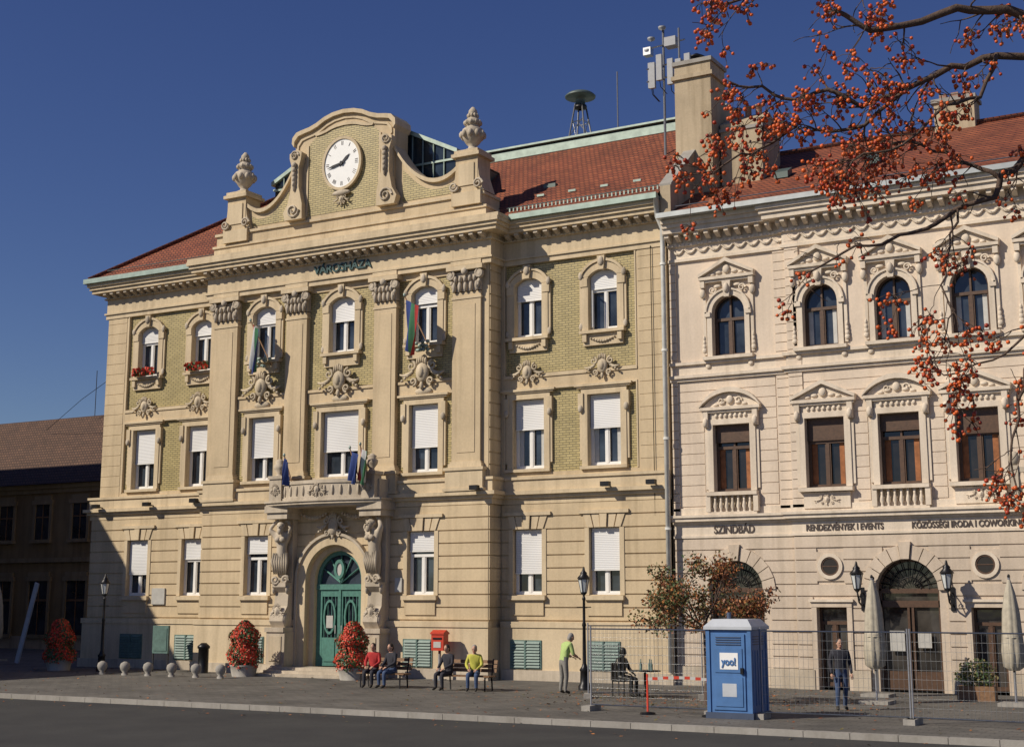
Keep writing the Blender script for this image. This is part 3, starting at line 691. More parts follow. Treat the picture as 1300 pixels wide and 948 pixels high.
def atlante(px,py,d):
    J={'pel':(0,0,1.0),'sp':(0,-.03,1.3),'ch':(0,-.08,1.62),'nk':(0,-.12,1.82),'hd':(0,-.2,1.95),
       'sl':(-.26,-.06,1.72),'el':(-.46,-.16,1.92),'wl':(-.26,-.06,2.18),'hl':(-.12,-.05,2.24),
       'sr':(.26,-.06,1.72),'er':(.46,-.16,1.92),'wr':(.26,-.06,2.18),'hr':(.12,-.05,2.24),
       'ta':(0,.0,.65),'tb':(0,.05,.2)}
    E=[('pel','sp'),('sp','ch'),('ch','nk'),('nk','hd'),('ch','sl'),('sl','el'),('el','wl'),('wl','hl'),('ch','sr'),('sr','er'),('er','wr'),('wr','hr'),('pel','ta'),('ta','tb')]
    rd=dict(pel=.24,sp=.20,ch=.26,nk=.1,hd=.13,sl=.13,el=.09,wl=.07,hl=.07,sr=.13,er=.09,wr=.07,hr=.07,ta=.24,tb=.16)
    b=skin_fig(J,E,rd,{'*':'stone'})
    b.ell((0,-.24,2.0),(.14,.15,.17),'stone');b.ell((0,-.39,1.99),(.03,.04,.045),'stone',6,4);b.ell((0,-.33,1.86),(.1,.08,.13),'stone');b.ell((0,-.18,2.06),(.17,.16,.13),'stone')
    for e in (-1,1): b.ell((e*.05,-.365,2.03),(.025,.02,.018),'interior_dark',6,4);b.ell((e*.1,-.27,1.56),(.12,.08,.1),'stone')
    for k in range(7):
        x=-.26+k*.085;b.tube([(x,-.15,1.08),(x*1.15,-.22,.8),(x*.9,-.14,.35)],[.05,.06,.03],'stone',6)
    for e in (-1,1): spiral(b,e*.2,-.1,.15,.16,'stone',1.4,.06,e,0)
    P.merge(b,Matrix.Translation((px,py,3.3))@Matrix.Rotation(-d*.25,4,'Z')@Matrix.Diagonal((1.1,1.3,1.06,1)))
for d in (-1,1):
    px=C+d*2.25
    P.cbox(px,1.05,-2.05,-.95,0,.35,'stone');P.cbox(px,.9,-1.95,-.95,.35,1.55,'stone');P.cbox(px,1.02,-2.02,-.95,1.55,1.72,'stone');P.cbox(px,.6,-1.99,-1.9,.5,1.4,'ochre_stone')
    P.pyz([(-.95,1.72),(-1.75,1.72),(-1.95,1.95),(-1.9,2.2),(-1.6,2.5),(-1.55,3.0),(-1.8,3.2),(-1.8,3.35),(-.95,3.35)],px-.33,px+.33,'stone')
    for e in (-1,1): P.ell((px+e*.33,-1.7,2.0),(.08,.22,.22),'stone');P.ell((px+e*.33,-1.6,3.1),(.08,.17,.17),'stone')
    cartouche(P,px,2.3,-1.85,.6,'stone',.7)
    P.cbox(px,.7,-1.35,-.95,3.35,5.75,'stone')
    atlante(px,-1.62,d)
    P.cbox(px,1.0,-2.1,-.95,5.72,5.95,'stone');P.cbox(px,1.15,-2.2,-.95,5.95,6.2,'stone')
    P.cbox(px,.6,-2.3,-1.72,6.36,7.2,'stone');P.cbox(px,.72,-2.36,-1.66,7.2,7.32,'stone');cartouche(P,px,6.8,-2.3,.45,'stone',.7)
    P.lathe(px,-2.0,[(.16,7.32),(.1,7.42),(.24,7.6),(.26,7.72),(.16,7.8),(.2,7.88),(.05,7.98)],'stone',12)
def bow(w,y0,dep,n=16): return [(C-w+2*w*i/n,y0-dep*math.sin(pi*i/n)**.8) for i in range(n+1)]
def slab(w,y0,dep,z0,z1,m):
    b=bow(w,y0,dep);n=len(b);vs=[(x,y,z0) for x,y in b]+[(C+w,-.9,z0),(C-w,-.9,z0)]+[(x,y,z1) for x,y in b]+[(C+w,-.9,z1),(C-w,-.9,z1)];k=n+2
    P.add(vs,[tuple(range(k)),tuple(range(k,2*k))]+[(i,(i+1)%k,(i+1)%k+k,i+k) for i in range(k)],m)
slab(2.8,-2.15,.45,6.202,6.3,'stone');slab(2.7,-2.05,.42,6.12,6.2,'stone');slab(2.85,-2.22,.45,6.3,6.36,'stone')
for (w,y0,dep,z0,z1,th) in ((1.95,-2.15,.42,6.36,6.95,.12),(1.98,-2.2,.42,6.95,7.08,.2),(1.98,-2.2,.42,6.36,6.46,.19)):
    b=bow(w,y0,dep)
    for (x0,a0),(x1,a1) in zip(b,b[1:]):
        vs=[(x0,a0,z0),(x1,a1,z0),(x1,a1+th,z0),(x0,a0+th,z0),(x0,a0,z1),(x1,a1,z1),(x1,a1+th,z1),(x0,a0+th,z1)]
        P.add(vs,[(0,3,2,1),(4,5,6,7),(0,1,5,4),(2,3,7,6)],'stone',False)
b=bow(1.95,-2.15,.42,22)
for i,(x,y) in enumerate(b):
    if i%2: P.ell((x,y-.02,6.7),(.06,.06,.2),'stone',7,5)
cartouche(P,C,6.72,-2.6,.5,'stone',1.2)
for d in (-1,1):
    P.box(*sorted((C+d*2.5,C+d*2.62)),-2.0,-.9,6.36,7.05,'stone')
    garland(P,C+d*.4,C+d*1.6,5.9,yp-.15,.15,'stone',.06)
# real depth of the porch: shallower and slightly narrower than first blocked out
P.v=[((C+(x-C)*.95 if (abs(x-C)>1.8 or z>5.6) else x),(-.95+(y+.95)*.76 if (y<-1.2 and z>.31) else y),z) for x,y,z in P.v]
P.make('portal',TH)
W.make('walls',TH);T.make('mouldings',TH);WN.make('windows',TH);ORN.make('ornaments',TH)
# ------------------------------------------------------------ CREAM BUILDING
CB=empty('cream_corner_house')
w=MB();t=MB();wn=MB();orn=MB()
cx3=[2.15,5.35,7.7,10.05,12.4,14.75,17.1];X0,X1,XS=.02,19.0,4.2
YS=-.18
o3=[(x,1.15,10.7,12.2,.575) for x in cx3];o2=[(x,1.28,6.2,8.42,0) for x in cx3]
og0=[(2.15,1.85,0,3.05,.92)]
og1=[(7.7,1.9,0,3.0,.95),(5.35,.95,0,2.5,0),(10.05,.95,0,2.5,0),(12.4,1.9,0,3.0,.95),(14.75,.95,0,2.5,0),(17.1,.95,0,2.5,0)]
wall(w,X0,XS,5.3,15.2,0,[o3[0],o2[0]],'cream',.32);wall(w,XS,X1,5.3,15.2,YS,o3[1:]+o2[1:],'cream',.32)
wall(w,X0,XS,0,5.3,0,og0,'cream_low',.4);wall(w,XS,X1,0,5.3,YS,og1,'cream_low',.4)
w.quad((XS,YS,0),(XS,0,0),(XS,0,15.2),(XS,YS,15.2),'cream')
w.quad((X1,YS,0),(X1,12,0),(X1,12,15.2),(X1,YS,15.2),'cream');w.quad((X0,12,0),(X1,12,0),(X1,12,15.2),(X0,12,15.2),'cream');w.quad((X0,0,0),(X0,12,0),(X0,12,15.7),(X0,0,15.7),'cream')
w.box(X0+.3,X1-.3,.7,.75,0,15,'interior_dark')
def band(x0,x1,y,ops,z0,z1,n): rust(t,x0,x1,z0,z1,y,ops,'cream',n,.03,.022)
band(X0+.25,XS-.5,0,[(2.15,1.95,6,8.9,0)],5.75,9.95,12);band(XS+.5,X1,YS,[(x,1.95,6,8.9,0) for x in cx3[1:]],5.75,9.95,12)
for y,a,b in ((0,X0+.02,X0+.25),(0,XS-.45,XS-.02),(YS,XS+.02,XS+.48)):
    for i in range(32):
        z=5.6+i*.3
        if z<14.3: t.box(a,b,y-.06,y+.005,z+.012,z+.288,'cream')
rust(t,X0+.02,XS-.03,.6,4.7,0,[(2.15,2.3,0,3.05,1.15)],'cream_low',11,.035,.045)
gg=[(7.7,2.4,0,3.0,1.2),(5.35,1.2,0,2.65,0),(10.05,1.2,0,2.65,0),(12.4,2.4,0,3.0,1.2),(14.75,1.2,0,2.65,0),(17.1,1.2,0,2.65,0)]+[(x,.86,3.3,4.2,0) for x in (5.35,10.05,14.75)]
rust(t,XS+.02,X1,.6,4.7,YS,gg,'cream_low',11,.035,.045)
def levels(x0,x1,y,el,er,dz=0):
    stepcornice(t,x0,x1,y,[(4.72,4.8,.08),(4.8,5.18,.045),(5.18,5.26,.12),(5.26,5.38,.24),(5.38,5.46,.3),(5.46,5.7,.06)],'cream_trim',el,er,dz)
    stepcornice(t,x0,x1,y,[(9.95,10.05,.1),(10.05,10.15,.18),(10.15,10.5,.04),(10.5,10.6,.14)],'cream_trim',el,er,dz)
    stepcornice(t,x0,x1,y,[(14.1,14.2,.1),(14.2,14.62,.05),(14.62,14.72,.14),(14.72,15.02,.1),(15.02,15.2,.55),(15.2,15.34,.62),(15.34,15.48,.70)],'cream_trim',el,er,dz)
    modill(t,x0+.12,x1-.1,y-.09,14.74,15.025,.38,.15,.36,'cream_trim')
    n=int((x1-x0)/.45)
    for i in range(n):
        x=x0+.2+i*.45;garland(orn,x,x+.36,14.5,y-.06,.12,'cream_trim',.028)
    for i in range(int((x1-x0)/.14)): t.box(x0+i*.14+.02,x0+i*.14+.09,y-.17,y-.1,14.64,14.715,'cream_trim')
levels(X0,XS,0,False,False);levels(XS,X1,YS,True,False,.003)
t.box(X0-.02,X1+.1,-1.02,-.84,15.49,15.66,'zinc');t.box(X0,X1,-.86,.6,15.485,15.58,'zinc')
for a,b,y in ((X0+.02,1.05,0),(3.25,XS-.05,0),(XS,4.75,YS),(5.95,6.5,YS),(8.9,9.45,YS),(10.65,11.2,YS),(13.6,14.15,YS)):
    t.box(a,b,y-.12,y+.01,0,.6,'stone')
def pediment(cx,z,wd,h,y,kind,m='cream_trim'):
    t.cbox(cx,wd,y-.24,y+.01,z,z+.1,m);t.cbox(cx,wd-.12,y-.17,y+.01,z-.08,z-.002,m)
    if kind=='tri':
        L,Rr,ap=(cx-wd/2,z+.1),(cx+wd/2,z+.1),(cx,z+h)
        t.pxz([L,(cx,z+h-.14),ap,(L[0]-.02,z+.2)],y-.26,y+.01,m);t.pxz([Rr,(cx,z+h-.14),ap,(Rr[0]+.02,z+.2)],y-.26,y+.01,m)
        t.pxz([(L[0]+.1,z+.1),(Rr[0]-.1,z+.1),(cx,z+h-.1)],y-.10,y+.01,m)
    else:
        t.ring(arc(cx,z+.1,wd,h-.24,12),arc(cx,z+.1,wd+.06,h-.08,12),y-.26,y+.01,m)
        A_=arc(cx,z+.1,wd-.1,h-.25,12);t.pxz([(cx-wd/2+.05,z+.1),(cx+wd/2-.05,z+.1)]+A_[::-1],y-.10,y+.01,m)
    orn.ell((cx,y-.14,z+h*.45),(.13,.07,.15),m);
    for d in (-1,1):
        orn.ell((cx+d*.28,y-.12,z+h*.32),(.12,.05,.06),m,8,5);orn.ell((cx+d*.5,y-.12,z+h*.24),(.1,.05,.05),m,8,5)
        if kind!='tri': spiral(orn,cx+d*.3,y-.12,z+.3,.12,m,1.3,.03,d,0)
for i,x in enumerate(cx3):
    y=0 if i==0 else YS;m='cream_trim'
    t.ring(arc(x,12.2,1.15,.575,14),arc(x,12.2,1.5,.75,14),y-.10,y+.01,m);t.ring(arc(x,12.2,1.5,.75,14),arc(x,12.2,1.62,.81,14),y-.15,y+.01,m)
    for d in (-1,1):
        t.cbox(x+d*.665,.17,y-.10,y+.01,10.72,12.2,m);t.cbox(x+d*.84,.1,y-.06,y+.01,10.8,12.9,m)
        orn.ell((x+d*.88,y-.1,12.9),(.11,.08,.18),m,8,6);t.cbox(x+d*.72,.2,y-.15,y+.01,12.08,12.24,m)
        for k in range(4): orn.ell((x+d*.87,y-.06,10.95+.14*k),(.09-.015*k,.05,.1),m,7,5)
        spiral(orn,x+d*.52,y-.09,12.98,.13,m,1.4,.035,d,0);orn.ell((x+d*.35,y-.08,13.1),(.14,.05,.06),m,8,5);t.cbox(x+d*.86,.16,y-.20,y+.01,13.08,13.3,m)
        orn.ell((x+d*.75,y-.06,10.42),(.1,.05,.1),m,8,5)
    t.pxz([(x-.09,12.7),(x+.09,12.7),(x+.15,13.25),(x-.15,13.25)],y-.2,y+.01,m);orn.ell((x,y-.22,13.0),(.1,.08,.17),m,8,6)
    t.cbox(x,1.75,y-.25,y+.01,10.6,10.71,m)
    pediment(x,13.33,1.95,.72,y,'tri')
    win(wn,x,10.7,12.2,.575,1.15,y,0,'brown_wood','glass_dark' ,transom=.62,mull=2,yo=.22,curt='curtain_white' if i!=0 else None)
    for d in (-1,1):
        t.cbox(x+d*.74,.2,y-.11,y+.01,6.22,8.42,m);t.cbox(x+d*.89,.1,y-.07,y+.01,6.3,8.2,m)
        t.cbox(x+d*.86,.17,y-.2,y+.01,8.35,8.85,m);orn.ell((x+d*.86,y-.2,8.5),(.1,.08,.16),m,8,6)
    t.cbox(x,1.68,y-.112,y+.01,8.421,8.6,m);t.cbox(x,1.5,y-.08,y+.01,8.6,8.82,m)
    for k in range(-3,4): orn.ell((x+k*.17,y-.1,8.71),(.06,.05,.08),m,7,5)
    pediment(x,8.9,2.1,.72,y,'seg' if i%2==0 else 'tri')
    t.cbox(x,1.75,y-.26,y+.01,6.08,6.2,m)
    win(wn,x,6.2,8.42,0,1.28,y,[.24,.3,.22,.32,.24,.24,.24][i],'brown_wood','glass_brown','brown_wood',transom=.66,mull=2,yo=.24,curt='curtain')
    if i%2==0:
        t.cbox(x,1.7,y-.2,y+.01,5.46,5.55,m)
        for k in range(7):
            bx=x-.6+k*.2;t.lathe(bx,y-.13,[(.05,5.55),(.035,5.62),(.075,5.72),(.05,5.85),(.035,5.92),(.055,6.08)],m,8)
        for d in (-1,1): t.cbox(x+d*.82,.16,y-.22,y+.01,5.55,6.08,m)
        t.cbox(x,1.48,y-.02,y+.01,5.56,6.07,'ochre_stone')
    else:
        t.cbox(x,1.5,y-.1,y+.01,5.56,6.06,m);cartouche(orn,x,5.83,y-.1,.35,m,1.6)
def gate(x,wd,zs,y):
    rs=wd/2
    n=11
    for k in range(n):
        a0=pi*k/n+.012;a1=pi*(k+1)/n-.012;r0,r1=rs,rs+(.42 if k!=n//2 else .52)
        t.pxz([(x+r*cos(a),zs+r*sin(a)) for r,a in ((r0,a0),(r1,a0),(r1,a1),(r0,a1))],y-.09-(.07 if k==n//2 else 0),y+.01,'cream_low')
    yg=y+.3
    P_=[(x-rs,0),(x+rs,0)]+arc(x,zs,wd,rs,16)[::-1];wn.add([(a,yg+.05,b) for a,b in P_],[tuple(range(len(P_)))],'glass_shop')
    wn.box(x-rs,x+rs,yg-.05,yg+.04,zs-.5,zs-.3,'brown_wood');wn.box(x-rs,x+rs,yg-.05,yg+.04,zs-.08,zs+.06,'brown_wood')
    wn.ring(arc(x,zs,wd-.16,rs-.08,16),arc(x,zs,wd,rs,16),yg-.05,yg+.04,'brown_wood')
    for k in range(1,12):
        a=pi*k/12;wn.tube([(x+.2*cos(a),yg-.06,zs+.06+.15*sin(a)),(x+(rs-.05)*cos(a),yg-.06,zs+(rs-.05)*sin(a))],.016,'black_iron',4)
    for r in (.35,.6): wn.tube([(x+r*cos(pi*k/14),yg-.06,zs+.05+r*sin(pi*k/14)) for k in range(15)],.018,'black_iron',4)
    for s in (-1,1):
        wn.box(*sorted((x+s*(rs-.1),x+s*rs)),yg-.05,yg+.04,0,zs-.08,'brown_wood');wn.box(*sorted((x+s*.03,x+s*.1)),yg-.04,yg+.04,.05,zs-.5,'brown_wood')
        wn.box(*sorted((x+s*.1,x+s*(rs-.1))),yg-.03,yg+.04,.05,.6,'brown_wood')
gate(2.15,1.85,3.05,0);gate(7.7,1.9,3.0,YS);gate(12.4,1.9,3.0,YS)
wn.box(7.05,7.5,YS+.2,YS+.24,1.2,1.8,'plaque');wn.box(7.9,8.3,YS+.2,YS+.24,1.3,1.75,'plaque')
for x in (5.35,10.05,14.75,17.1):
    y=YS;win(wn,x,.1,2.5,0,.95,y,0,'brown_wood','glass_shop',transom=.8,yo=.25)
    for d in (-1,1): t.cbox(x+d*.56,.16,y-.09,y+.01,0,2.5,'cream_low')
    t.cbox(x,1.28,y-.1,y+.01,2.501,2.66,'cream_low');t.cbox(x,1.4,y-.16,y+.01,2.66,2.74,'cream_trim')
    if x<15:
        def cr(r): return [(x+r*cos(2*pi*k/24),3.75+r*sin(2*pi*k/24)) for k in range(25)]
        t.cbox(x,.86,y-.045,y-.001,3.3,4.2,'cream_low')
        t.ring(cr(.29),cr(.40),y-.1,y+.01,'cream_trim');wn.pxz(cr(.30)[:-1],y-.06,y-.047,'interior_dark');wn.ring(cr(.24),cr(.3),y-.075,y-.04,'brown_wood')
        wn.box(x-.3,x+.3,y-.07,y-.045,3.735,3.765,'brown_wood')
BX=12.4
t.cbox(BX,2.6,YS-1.0,YS,5.35,5.52,'stone');t.cbox(BX,2.5,YS-.95,YS-.8,6.35,6.5,'stone')
for k in range(12): t.lathe(BX-1.1+k*.2,YS-.87,[(.06,5.52),(.04,5.62),(.09,5.85),(.04,6.2),(.06,6.35)],'stone',8)
for d in (-1,1):
    t.cbox(BX+d*1.2,.22,YS-1.0,YS-.78,5.52,6.55,'stone');t.ell((BX+d*1.2,YS-.89,6.75),(.16,.16,.22),'stone')
    t.pyz([(YS,5.35),(YS-.8,5.35),(YS-.7,5.1),(YS-.25,4.9),(YS,4.5)],BX+d*.9-.15,BX+d*.9+.15,'stone')
w.make('walls',CB);t.make('mouldings',CB);wn.make('windows',CB);orn.make('ornaments',CB)
text('sign_letters','SZINDBÁD',2.15,-.055,4.86,.36,'letter_brown',CB,1.4,.015)
text('sign_letters_events','RENDEZVÉNYEK I EVENTS',5.85,YS-.055,4.87,.27,'letter_brown',CB,2.45,.015)
text('sign_letters_coworking','KÖZÖSSÉGI IRODA I COWORKING',9.6,YS-.055,4.87,.27,'letter_brown',CB,3.3,.015)
r=MB()
r.quad((.36,-.85,15.6),(X1+.3,-.85,15.6),(X1+.3,6,19.35),(.36,6,19.35),'roof_tile');r.quad((.36,6,19.35),(X1+.3,6,19.35),(X1+.3,12.8,15.6),(.36,12.8,15.6),'roof_tile')
r.tube([(.36,6,19.38),(X1+.3,6,19.38)],.12,'roof_tile',6);r.pyz([(-.6,15.5),(6,19.3),(12.6,15.5)],X1+.1,X1+.14,'cream')
r.box(8.0,9.4,5.6,6.5,18.9,20.2,'chimney_plaster');r.box(7.92,9.48,5.52,6.58,20.2,20.34,'concrete')
for k in range(3): r.box(8.15+k*.42,8.4+k*.42,5.85,6.25,20.34,20.6,'red_brick')
for x in (3.2,6.4): r.pyz([(2.0,17.2),(2.0,17.42),(2.5,17.68),(2.5,17.45)],x,x+.5,'copper_dark')
r.tube([(.5,-.45,15.98),(X1,-.45,15.98)],.022,'zinc',5)
r.make('roof',CB)
# ------------------------------------------------------------ lanterns
def lantern(mb,x,y,z,s=1):
    def hexr(r,zz): return [(x+r*s*cos(pi/6+k*pi/3),y+r*s*sin(pi/6+k*pi/3),z+zz*s) for k in range(6)]
    L=[hexr(.09,0),hexr(.17,.42)]
    mb.add(L[0]+L[1],[(k,(k+1)%6,(k+1)%6+6,k+6) for k in range(6)],'lamp_glass')
    for k in range(6): mb.tube([L[0][k],L[1][k]],.014*s,'black_iron',4);mb.tube([L[1][k],L[1][(k+1)%6]],.02*s,'black_iron',4);mb.tube([L[0][k],L[0][(k+1)%6]],.014*s,'black_iron',4)
    mb.lathe(x,y,[(.21*s,z+.42*s),(.19*s,z+.46*s),(.10*s,z+.56*s),(.11*s,z+.60*s),(.05*s,z+.66*s),(.03*s,z+.76*s),(.0,z+.8*s)],'black_iron',12)
    mb.lathe(x,y,[(.03*s,z-.1*s),(.1*s,z-.02*s),(.1*s,z+.01*s)],'black_iron',10)
for lx in (6.35,9.05):
    m=MB();lantern(m,lx,YS-.65,3.05,1.05)
    m.tube([(lx,YS-.05,2.6),(lx,YS-.25,2.55),(lx,YS-.5,2.65),(lx,YS-.65,2.95)],.028,'black_iron',6);m.tube([(lx,YS-.05,2.95),(lx,YS-.3,2.9),(lx,YS-.5,2.65)],.02,'black_iron',5)
    m.box(lx-.06,lx+.06,YS-.1,YS-.04,2.4,3.1,'black_iron');spiral(m,lx,YS-.3,2.78,.08,'black_iron',1.5,.012)
    m.make('wall_lantern',None)
def street_lamp(x,y):
    m=MB()
    m.lathe(0,0,[(.2,0),(.2,.12),(.14,.2),(.13,.55),(.16,.6),(.09,.7),(.06,.8),(.05,1.9),(.07,1.95),(.045,2.05),(.04,2.7),(.06,2.75),(.03,2.85)],'black_iron',14)
    m.tube([(-.25,0,2.5),(.25,0,2.5)],.015,'black_iron',5);lantern(m,0,0,2.95,1.0)
    m.make('street_lamp',None,(x,y,0))
street_lamp(-1.35,-4);street_lamp(-22.9,-3)
# ------------------------------------------------------------ other houses on the square
def old_house(name,x0,x1,y0,y1,eave,ridge,face,fm='old_wall',rt='roof_tile_old',floors=2):
    E=empty(name);b=MB();rf=MB()
    b.box(x0,x1,y0,y1,0,eave,fm)
    b.box(x0-.25,x1+.25,y0-.25,y1+.25,eave-.25,eave-.0,'old_trim');b.box(x0-.12,x1+.12,y0-.12,y1+.12,eave-.5,eave-.253,'old_trim')
    if (x1-x0)>(y1-y0):
        ym=(y0+y1)/2
        rf.quad((x0-.4,y0-.5,eave),(x1+.4,y0-.5,eave),(x1+.4,ym,ridge),(x0-.4,ym,ridge),rt);rf.quad((x0-.4,y1+.5,eave),(x1+.4,y1+.5,eave),(x1+.4,ym,ridge),(x0-.4,ym,ridge),rt)
        b.pyz([(y0,eave),(ym,ridge-.1),(y1,eave)],x0,x0+.1,fm);b.pyz([(y0,eave),(ym,ridge-.1),(y1,eave)],x1-.1,x1,fm)
    else:
        xm=(x0+x1)/2
        rf.quad((x0-.5,y0-.4,eave),(x0-.5,y1+.4,eave),(xm,y1+.4,ridge),(xm,y0-.4,ridge),rt);rf.quad((x1+.5,y0-.4,eave),(x1+.5,y1+.4,eave),(xm,y1+.4,ridge),(xm,y0-.4,ridge),rt)
        b.pxz([(x0,eave),(xm,ridge-.1),(x1,eave)],y0,y0+.1,fm);b.pxz([(x0,eave),(xm,ridge-.1),(x1,eave)],y1-.1,y1,fm)
    fh=(eave-.6)/floors
    def wnd(cx,z0,z1,ww):
        if face=='S': B=lambda a,b_,c,d,z,zz,m:b.box(cx+a,cx+b_,y0-d,y0-c,z,zz,m)
        else: B=lambda a,b_,c,d,z,zz,m:b.box(x1+c,x1+d,cx+a,cx+b_,z,zz,m)
        B(-ww/2,ww/2,-.02,.02,z0,z1,'glass_dark');
        for s in (-1,1): B(*(sorted((s*ww/2,s*(ww/2+.18)))),-.02,.1,z0-.1,z1+.001,'old_trim')
        B(-ww/2-.25,ww/2+.25,-.02,.16,z1+.002,z1+.25,'old_trim');B(-ww/2-.25,ww/2+.25,-.02,.2,z0-.2,z0-.002,'old_trim')
        B(-.03,.03,-.02,.05,z0,z1,'bench_wood');B(-ww/2,ww/2,-.02,.051,z0+(z1-z0)*.62,z0+(z1-z0)*.66,'bench_wood')
        B(-ww/2-.1,ww/2+.1,-.02,.12,z1+.26,z1+.5,'old_trim')
    a,bb=(x0,x1) if face=='S' else (y0,y1)
    n=int((bb-a)/2.9)
    for i in range(n):
        cx=a+(i+.5)*(bb-a)/n
        for f in range(floors):
            wnd(cx,.6+f*fh+(.2 if f==0 else 1.2),.6+f*fh+min(fh-.9,3.2),1.15 if f else 1.5)
    if face=='S':
        b.box(x0,x1,y0-.14,y0-.0,fh+.5,fh+.75,'old_trim');b.box(x0,x1,y0-.1,y0-.0,0,.7,'stone')
    b.make('walls',E);rf.make('roof',E);return E
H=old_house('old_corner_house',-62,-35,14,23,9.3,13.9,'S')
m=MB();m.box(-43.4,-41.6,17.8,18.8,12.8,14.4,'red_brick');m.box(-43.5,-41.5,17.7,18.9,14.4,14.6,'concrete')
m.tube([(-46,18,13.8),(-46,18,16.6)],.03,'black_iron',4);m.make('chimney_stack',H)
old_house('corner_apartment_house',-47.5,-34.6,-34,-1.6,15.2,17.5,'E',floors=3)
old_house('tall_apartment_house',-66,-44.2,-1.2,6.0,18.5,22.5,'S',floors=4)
# ------------------------------------------------------------ ground
g=MB();g.quad((-500,-500,-.13),(500,-500,-.13),(500,500,-.13),(-500,500,-.13),'concrete');g.make('ground')
g=MB();g.quad((-200,-34,-.126),(200,-34,-.126),(200,-14.2,-.126),(-200,-14.2,-.126),'asphalt');g.make('road')
g=MB();g.box(-120,80,-14,60,-.125,0,'paving');g.make('pavement')
g=MB()
for i in range(120): g.box(-60+i*1.0,-60+i*1.0+.985,-14.2,-14.003,-.125,.006,'concrete')
g.make('kerb')
g=MB();g.box(-120,80,-60,-34.2,-.125,0,'paving');g.make('pavement')
rl=random.Random(99);g=MB()
for i in range(2600):
    x=rl.uniform(-30,18);y=-rl.uniform(.6,16)
    if y<-13.9: z=-.118
    else: z=.008
    if rl.random()<.5: x=3.5+rl.gauss(0,3);y=min(-1,-7+rl.gauss(0,2.2));z=.008 if y>-13.9 else -.118
    a=rl.uniform(0,6.3);s=rl.uniform(.025,.06);u=Vector((cos(a),sin(a),rl.uniform(-.2,.4)))*s;v=Vector((-sin(a),cos(a),rl.uniform(-.1,.3)))*s*.6;p=Vector((x,y,z+.01))
    g.add([(p+u)[:],(p+v)[:],(p-u)[:],(p-v)[:]],[(0,1,2,3)],rl.choice(['plant_leaf_orange','plant_leaf_red','plant_leaf_olive']))
g.make('fallen_leaves')
# ------------------------------------------------------------ street furniture
def flower_tower(x,y,h=1.9,seed=0):
    rr=random.Random(seed);m=MB();m.lathe(0,0,[(.42,0),(.5,.35),(.52,.4),(.4,.42)],'concrete',16);m.tube([(0,0,.3),(0,0,h-.2)],.2,'plant_leaf',8)
    for i in range(5200):
        z=.3+rr.random()**.9*(h-.3);t_=(z-.3)/(h-.3);R_=.62*math.sqrt(max(0,1-t_**3.5))*(.9+.12*math.sin(z*9+seed))
        a=rr.uniform(0,2*pi);R_*=rr.uniform(.75,1.08)+.07*math.sin(a*5+z*6)
        p=Vector((R_*cos(a),R_*sin(a),z+rr.uniform(-.03,.05)));s=rr.uniform(.022,.045)
        n=Vector((cos(a)+rr.uniform(-.7,.7),sin(a)+rr.uniform(-.7,.7),rr.uniform(-.3,.9))).normalized();u=n.orthogonal().normalized();v=n.cross(u)
        m.add([(p+u*s)[:],(p+v*s)[:],(p-u*s)[:],(p-v*s)[:]],[(0,1,2,3)],'flower_red' if rr.random()<.58+.25*math.sin(a*3+z*4) else 'plant_leaf')
    m.make('flower_tower',None,(x,y,0))
flower_tower(-15.75,-3,1.95,1);flower_tower(-10.9,-3,1.95,2);flower_tower(-25.0,-3.2,1.95,3)
m=MB();m.box(-.25,.25,-.16,.16,1.0,1.55,'red_paint');m.pyz([(-.19,1.55),(-.19,1.6),(0,1.7),(.19,1.6),(.19,1.55)],-.28,.28,'red_paint');m.box(-.18,.18,-.18,-.16,1.38,1.44,'black_iron');m.box(-.15,.15,-.175,-.16,1.1,1.3,'plaque');m.tube([(0,0,0),(0,0,1.0)],.05,'grey_steel',8);m.box(-.2,.2,-.15,.15,0,.04,'grey_steel')
m.make('post_box',None,(-8.2,-1.6,0))
def bench(x,y,rz=0,L=1.8):
    m=MB()
    for k in range(4): m.box(-L/2,L/2,-.22+k*.11,-.13+k*.11,.42,.46,'bench_wood')
    for k in range(3): m.pyz([(.22+.03*k,.55+.13*k),(.26+.03*k,.55+.13*k),(.285+.03*k,.65+.13*k),(.245+.03*k,.65+.13*k)],-L/2,L/2,'bench_wood')
    for s in (-1,1):
        xx=s*(L/2-.15);m.tube([(xx,-.2,0),(xx,-.2,.41),(xx,.2,.41),(xx,.32,.95)],.025,'black_iron',6);m.tube([(xx,.24,0),(xx,.2,.41)],.025,'black_iron',6)
    m.make('park_bench',None,(x,y,0),rz)
bench(-7.4,-6.1);bench(-4.3,-6.1)
for i in range(6):
    m=MB();m.lathe(0,0,[(.12,0),(.12,.06),(.08,.1),(.16,.2),(.19,.31),(.16,.42),(.05,.49)],'concrete',14);m.make('stone_bollard',None,(-21.2+i*1.15,-4.6,0))
m=MB();m.lathe(0,0,[(.2,0),(.2,.9),(.24,.92),(.24,1.0),(.1,1.12)],'black_iron',12);m.make('litter_bin',None,(-18.6,-2.0,0))
m=MB();m.box(-.4,.4,-.05,.05,.7,1.75,'louver_green');m.box(-.34,.34,-.07,-.05,.8,1.65,'louver_green');m.tube([(-.38,0,0),(-.38,0,.7)],.03,'black_iron',6);m.tube([(.38,0,0),(.38,0,.7)],.03,'black_iron',6);m.make('notice_board',None,(-20.6,-2.2,0))
